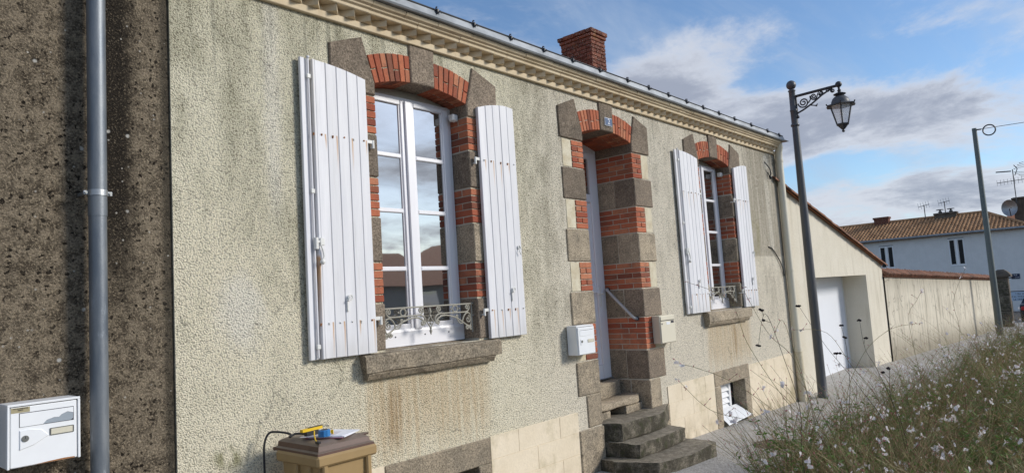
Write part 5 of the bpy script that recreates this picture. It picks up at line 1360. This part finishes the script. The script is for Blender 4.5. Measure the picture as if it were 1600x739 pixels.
def gaura(seed, H, nst, green, flw):
    R = random.Random(seed); qs, ql, qp, qb = MB(), MB(), MB(), MB()
    for i in range(nst):
        az = R.uniform(0, 2 * pi); r0_ = R.uniform(0, .07); h = H * R.uniform(.55, 1.12); lean = h * R.uniform(.12, .62)
        P = curve_pts((r0_ * cos(az), r0_ * sin(az), 0), az, lean, h, R.uniform(0, .22) * h, 8, R)
        qs.tube(P, .0021, 3, .0009, False)
        ends = [(P, 1.0)]
        for b in range(R.randint(1, 3)):
            k = R.randint(3, 6); az2 = az + R.uniform(-1.3, 1.3); hh = h * R.uniform(.18, .42)
            B = curve_pts(P[k], az2, hh * R.uniform(.3, .9), hh, R.uniform(0, .2) * hh, 5, R); qs.tube(B, .0013, 3, .0007, False); ends.append((B, .7))
        for k in range(1, 7):
            for _ in range(int(green + 1)):
                if R.random() < green * (1.15 - k / 7):
                    a = R.uniform(0, 2 * pi); d = Vector((cos(a), sin(a), R.uniform(.0, .7))).normalized(); leaf(ql, P[k].lerp(P[k - 1], R.random()), d, R.uniform(.035, .085), R.uniform(.0045, .010), R)
        for Q, w in ends:
            tip = Q[-1]; dd = (Q[-1] - Q[-2])
            nb_ = R.randint(0, 2)
            for k in range(nb_):
                t = R.uniform(.0, .35) * (len(Q) - 1); j = int(len(Q) - 1 - t); j = max(1, j); c = Q[j].lerp(Q[j - 1], R.random()); a = R.uniform(0, 6.3)
                bud(qb, c + Vector((cos(a), sin(a), .6)) * .006, Vector((cos(a), sin(a), 1.4)), R.uniform(.005, .009))
            if R.random() < flw:
                for _ in range(R.choice((1, 1, 2, 3))):
                    c = Q[-2].lerp(tip, R.random()); a = R.uniform(0, 6.3); out = Vector((cos(a), sin(a), R.uniform(-.1, .6))); qs.tube([c, c + out * .012], .0008, 3, .0008, False); flower(qp, qb, c + out * .018, out, R, R.uniform(1.25, 1.6))
            bud(qb, tip, dd, .006)
    return [('stems', qs.mesh('stems', 'stem_brown', recalc=False)), ('leaves', ql.mesh('leaves', 'leaf_green', recalc=False)), ('flowers', qp.mesh('flowers', 'petal_white', recalc=False)), ('buds', qb.mesh('buds', 'bud_pink', recalc=False))]
PROTO = [gaura(11, .66, 15, 3.4, .16), gaura(12, .78, 13, 2.4, .15), gaura(13, .88, 12, 1.6, .14), gaura(14, .72, 15, 2.8, .16), gaura(15, .98, 10, 1.4, .17), gaura(16, .56, 15, 4.6, .20)]
def place_plant(proto, x, y, sc, rz, name, label, cat, group):
    t = bpy.data.objects.new(name, None); C.objects.link(t); t.location = (x, y, gz(x) + .0); t.rotation_euler.z = rz; t.scale = (sc, sc, sc); t.empty_display_size = .1
    tag(t, label, cat, group)
    for nm, me in proto:
        o = bpy.data.objects.new(nm, me); C.objects.link(o); o.parent = t; o['kind'] = 'stuff'
VR = random.Random(21)
GL = 'wiry gaura plant with small white and pink flowers on the verge'
spots = []
# ragged front of the bed towards the pavement, then the mass behind
def edge_y(x): return -1.72 - .10 * sin(x * 1.7) - (.0 if x > 5.2 else .45 * (5.2 - x))
tries = 0
while len(spots) < 170 and tries < 12000:
    tries += 1
    x = 4.0 + 20 * VR.random() ** 2.1; y = edge_y(x) - VR.random() ** 1.2 * (1.0 + .16 * (x - 4))
    p = project((x, y, gz(x) + .5)); p0 = project((x, y, gz(x)))
    if not p or p[0] > 1700 or p[0] < 1150: continue
    if p[2] < 2.6: continue
    if any((x - a) ** 2 + (y - b) ** 2 < (.13 + .012 * x) ** 2 for a, b in spots): continue
    spots.append((x, y))
for i, (x, y) in enumerate(spots):
    near = x < 7.5 and y > edge_y(x) - .6
    pr = PROTO[VR.choice((0, 3, 5, 1, 0)) if near else VR.choice((0, 1, 2, 3, 4, 5))]
    place_plant(pr, x, y, VR.uniform(.62, 1.0) if VR.random() < .75 else VR.uniform(1.0, 1.3), VR.uniform(0, 6.28), 'gaura_plant', GL, 'plant', 'gaura plants along the verge')

# dry grass and tangled stalks that fill the bed
def blades(n, seed):
    R = random.Random(seed); q = MB(); made = 0
    while made < n:
        x = 3.9 + 27 * R.random() ** 1.75; dep = (1.5 + .22 * (x - 4)); y = edge_y(x) - .08 - R.random() ** .85 * dep
        zb = gz(x); pr = project((x, y, zb + .35))
        if not pr or pr[0] > 1800 or pr[1] > 900 or pr[2] < 2.6: continue
        made += 1
        edge = min(1.0, (edge_y(x) - y) / .55)
        dens = .5 + .5 * sin(x * 2.3 + 1.3 * sin(y * 3.1)) * sin(y * 2.7 + x)
        if R.random() > .35 + dens: continue
        hgt = R.uniform(.10, .46) * (.35 + .65 * edge) * (.55 + .8 * dens)
        m = R.choices((0, 1, 2, 3), (.40 if x < 6.2 else .14, .26, .14 + .12 * dens, .42))[0]
        a = R.uniform(0, 2 * pi); ln = hgt * R.uniform(.15, 1.5); w = R.uniform(.0014, .0036) * (1 + .06 * x); ca, sa = cos(a), sin(a)
        b = Vector((x, y, zb)); md = b + Vector((ca * ln * .35, sa * ln * .35, hgt * .6)); tp_ = b + Vector((ca * ln, sa * ln, hgt * R.uniform(.75, 1.0))); sv = Vector((-sa, ca, 0)) * w
        k = q.addv([b - sv, b + sv, md + sv * .8, md - sv * .8, tp_]); q.face(k, k + 1, k + 2, k + 3, m=m); q.face(k + 3, k + 2, k + 4, m=m)
    # long thin stalks
    for i in range(46000):       # small leaves through the depth of the bed
        x = 4.0 + 20 * R.random() ** 2.0; y = edge_y(x) + .03 - R.random() * (1.3 + .2 * (x - 4)); dens = .5 + .5 * sin(x * 3.1 + 1.3 * sin(y * 4.1)) * sin(y * 3.7 + x * 1.3)
        if R.random() > .25 + dens: continue
        pr = project((x, y, gz(x) + .3))
        if not pr or pr[0] > 1800 or pr[1] > 900 or pr[2] < 2.6: continue
        edge = max(.0, min(1.0, (edge_y(x) + .05 - y) / .5)); c = Vector((x, y, gz(x) + R.uniform(.01, .42) * (.3 + .7 * edge) * (.6 + .6 * dens)))
        a = R.uniform(0, 2 * pi); d = Vector((cos(a), sin(a), R.uniform(-.1, 1.6))).normalized(); L = R.uniform(.03, .08) * (1 + .03 * x); W = R.uniform(.0035, .008) * (1 + .04 * x)
        sd2 = d.cross(Vector((R.uniform(-.6, .6), R.uniform(-.6, .6), 1))).normalized() * W
        k = q.addv([c, c + d * L * .5 + sd2, c + d * L, c + d * L * .5 - sd2]); q.face(k, k + 1, k + 2, k + 3, m=R.choices((0, 1, 3, 2), (.55 if x < 6.5 else .26, .24, .34, .08))[0])
    for i in range(3600):
        x = 4.6 + 22 * R.random() ** 1.7; y = edge_y(x) - R.random() * (1.1 + .2 * (x - 4)); pr = project((x, y, gz(x) + .4))
        if not pr or pr[0] > 1750 or pr[2] < 2.8: continue
        az = R.uniform(0, 2 * pi); h = R.uniform(.30, .82) * (.85 if x < 9 else 1.0); P = curve_pts((x, y, gz(x)), az, h * R.uniform(.1, .75), h, R.uniform(0, .35) * h, 7, R)
        q.tube(P, .0017 * (1 + .04 * x), 3, .0008 * (1 + .04 * x), False, m=R.choice((1, 2, 2, 3, 2, 2)))
        if R.random() < .6:
            for _ in range(R.randint(1, 4)):
                c = P[R.randint(4, 6)]; a2 = R.uniform(0, 6.3); B = curve_pts(c, a2, h * .18, h * R.uniform(.1, .25), .02, 3, R); q.tube(B, .0011 * (1 + .03 * x), 3, .0006, False, m=3)
    return q
o_ = blades(24000, 5).build('dry_grass', ['leaf_green', 'grass_olive', 'grass_straw', 'grass_brown'], None, recalc=False)
tag(o_, 'tangle of dry brown grass and green leaves filling the verge', 'grass', kind='stuff')

# dark dried seed heads and long wands that stand over the rest
def wand(pts_px, dist, heads, flow, seed, r=.0024):
    """a stalk through the given image points at a given distance from the lens, rooted on the verge"""
    R = random.Random(seed); P = []
    for (u, v), dd in zip(pts_px, dist):
        ray = fw + rt * ((u - 800) / F_PX) - up * ((v - 369.5) / F_PX); P.append(CAM + ray * dd)
    return P
WANDS = [ # image path from root to tip, distances, kind, label
 ([(1390, 680), (1343, 605), (1290, 540), (1248, 478)], (4.6, 4.6, 4.7, 4.8), 'seed', 'tall dark stalk with black seed heads crossing the garage door, leftmost'),
 ([(1405, 660), (1372, 580), (1352, 545), (1343, 500)], (4.9, 4.9, 5.0, 5.0), 'seed', 'upright dark stalk with flat black seed head before the garage reveal'),
 ([(1412, 672), (1392, 620), (1390, 580), (1388, 575)], (4.7, 4.7, 4.7, 4.7), 'seed', 'short dark stalk with single purple black seed head'),
 ([(1330, 660), (1328, 600), (1322, 540), (1314, 508)], (5.0, 5.0, 5.1, 5.1), 'seed', 'thin dark stalk with round seed head before the white garage door'),
 ([(1322, 650), (1345, 560), (1390, 515), (1438, 505)], (4.6, 4.7, 4.8, 4.9), 'flower', 'long gaura wand arching right towards the garden wall'),
 ([(1300, 720), (1270, 640), (1240, 560), (1200, 520), (1160, 450)], (3.9, 4.0, 4.1, 4.2, 4.3), 'flower', 'long gaura wand leaning left across the plinth'),
 ([(1270, 725), (1230, 660), (1150, 600), (1090, 575), (1058, 568)], (3.8, 3.9, 4.0, 4.1, 4.1), 'flower', 'arching gaura wand reaching left to the steps'),
 ([(1330, 725), (1240, 640), (1170, 540), (1140, 470), (1072, 440)], (3.7, 3.9, 4.1, 4.2, 4.3), 'flower', 'longest gaura wand crossing the farther shutter'),
 ([(1252, 735), (1215, 690), (1180, 660), (1110, 640), (1060, 594)], (3.6, 3.7, 3.8, 3.9, 3.9), 'flower', 'low gaura wand stretching left over the steps'),
 ([(1262, 720), (1262, 620), (1238, 540), (1222, 500), (1208, 528)], (4.0, 4.1, 4.2, 4.2, 4.2), 'flower', 'upright gaura wand in front of the right plinth'),
 ([(1255, 728), (1250, 640), (1225, 560), (1196, 490), (1185, 540)], (4.1, 4.1, 4.2, 4.3, 4.3), 'seed', 'thin dark stalk before the cream plinth'),
 ([(1448, 690), (1440, 600), (1420, 500), (1432, 470), (1440, 455)], (5.6, 5.6, 5.7, 5.8, 5.8), 'flower', 'tall gaura wand rising before the garden wall'),
 ([(1500, 680), (1490, 600), (1500, 520), (1490, 470), (1508, 420)], (6.0, 6.0, 6.1, 6.2, 6.2), 'flower', 'tallest gaura wand before the far end of garden wall'),
 ([(1405, 700), (1370, 620), (1330, 570), (1292, 520), (1240, 515)], (4.3, 4.3, 4.4, 4.5, 4.5), 'flower', 'gaura wand crossing the street lamp foot'),
 ([(1560, 700), (1530, 640), (1500, 600), (1470, 540)], (4.8, 4.9, 5.0, 5.1), 'flower', 'pale gaura wand leaning left at right side'),
]
for i, (px, dist, kind, lab) in enumerate(WANDS):
    R = random.Random(100 + i); P = wand(px, dist, 0, 0, i); root = P[0].copy()
    # carry the foot down to the soil
    foot = Vector((root.x + .10, root.y - .04, gz(root.x) - .01)); P = [foot] + P; S = smooth_path(P, 6)
    t = thing('seed_stalk' if kind == 'seed' else 'gaura_wand', foot, lab, 'plant', 'single stalks standing above the verge')
    q = MB(); q.tube(S,   .0024 if kind == 'seed' else .0021, 5, .0011, False)
    qb, qp, qh = MB(), MB(), MB()
    n = len(S)
    if kind == 'seed':
        for j in (n - 1, n - 6, n - 9):
            if j < n // 3 or (j != n - 1 and R.random() < .35): continue
            c = S[j]; off = Vector((R.uniform(-1, 1), R.uniform(-1, 1), .5)).normalized() * (.0 if j == n - 1 else .05); q.tube([c, c + off * .5, c + off], .0014, 4, .001, False)
            for _ in range(7):
                v = Vector((R.uniform(-1, 1), R.uniform(-1, 1), R.uniform(-.35, .35))) * .012; qh.sphere(tuple(c + off + v), R.uniform(.006, .010), 6, 4, .8)
    else:
        for j in range(int(n * .45), n, 3):
            c = S[j]; a = R.uniform(0, 6.3); out = Vector((cos(a), sin(a), .7)).normalized(); bud(qb, c + out * .008, out, R.uniform(.006, .011))
            if R.random() < .28: q.tube([c, c + out * .05], .0011, 4, .0008, False); bud(qb, c + out * .055, out, .010)
        for j in (n - 1, n - 3):
            out = Vector((R.uniform(-1, 1), R.uniform(-1, 1), R.uniform(0, .8))); flower(qp, qb, S[j] + out * .01, out, R, 1.3)
    q.build('stem', 'stem_dark' if kind == 'seed' else 'stem_brown', t, recalc=False)['kind'] = 'stuff'
    if qh.v: qh.build('seed_heads', 'seed_black', t, recalc=False)['kind'] = 'stuff'
    if qb.v: qb.build('buds', 'bud_pink', t, recalc=False)['kind'] = 'stuff'
    if qp.v: qp.build('flowers', 'petal_white', t, recalc=False)['kind'] = 'stuff'
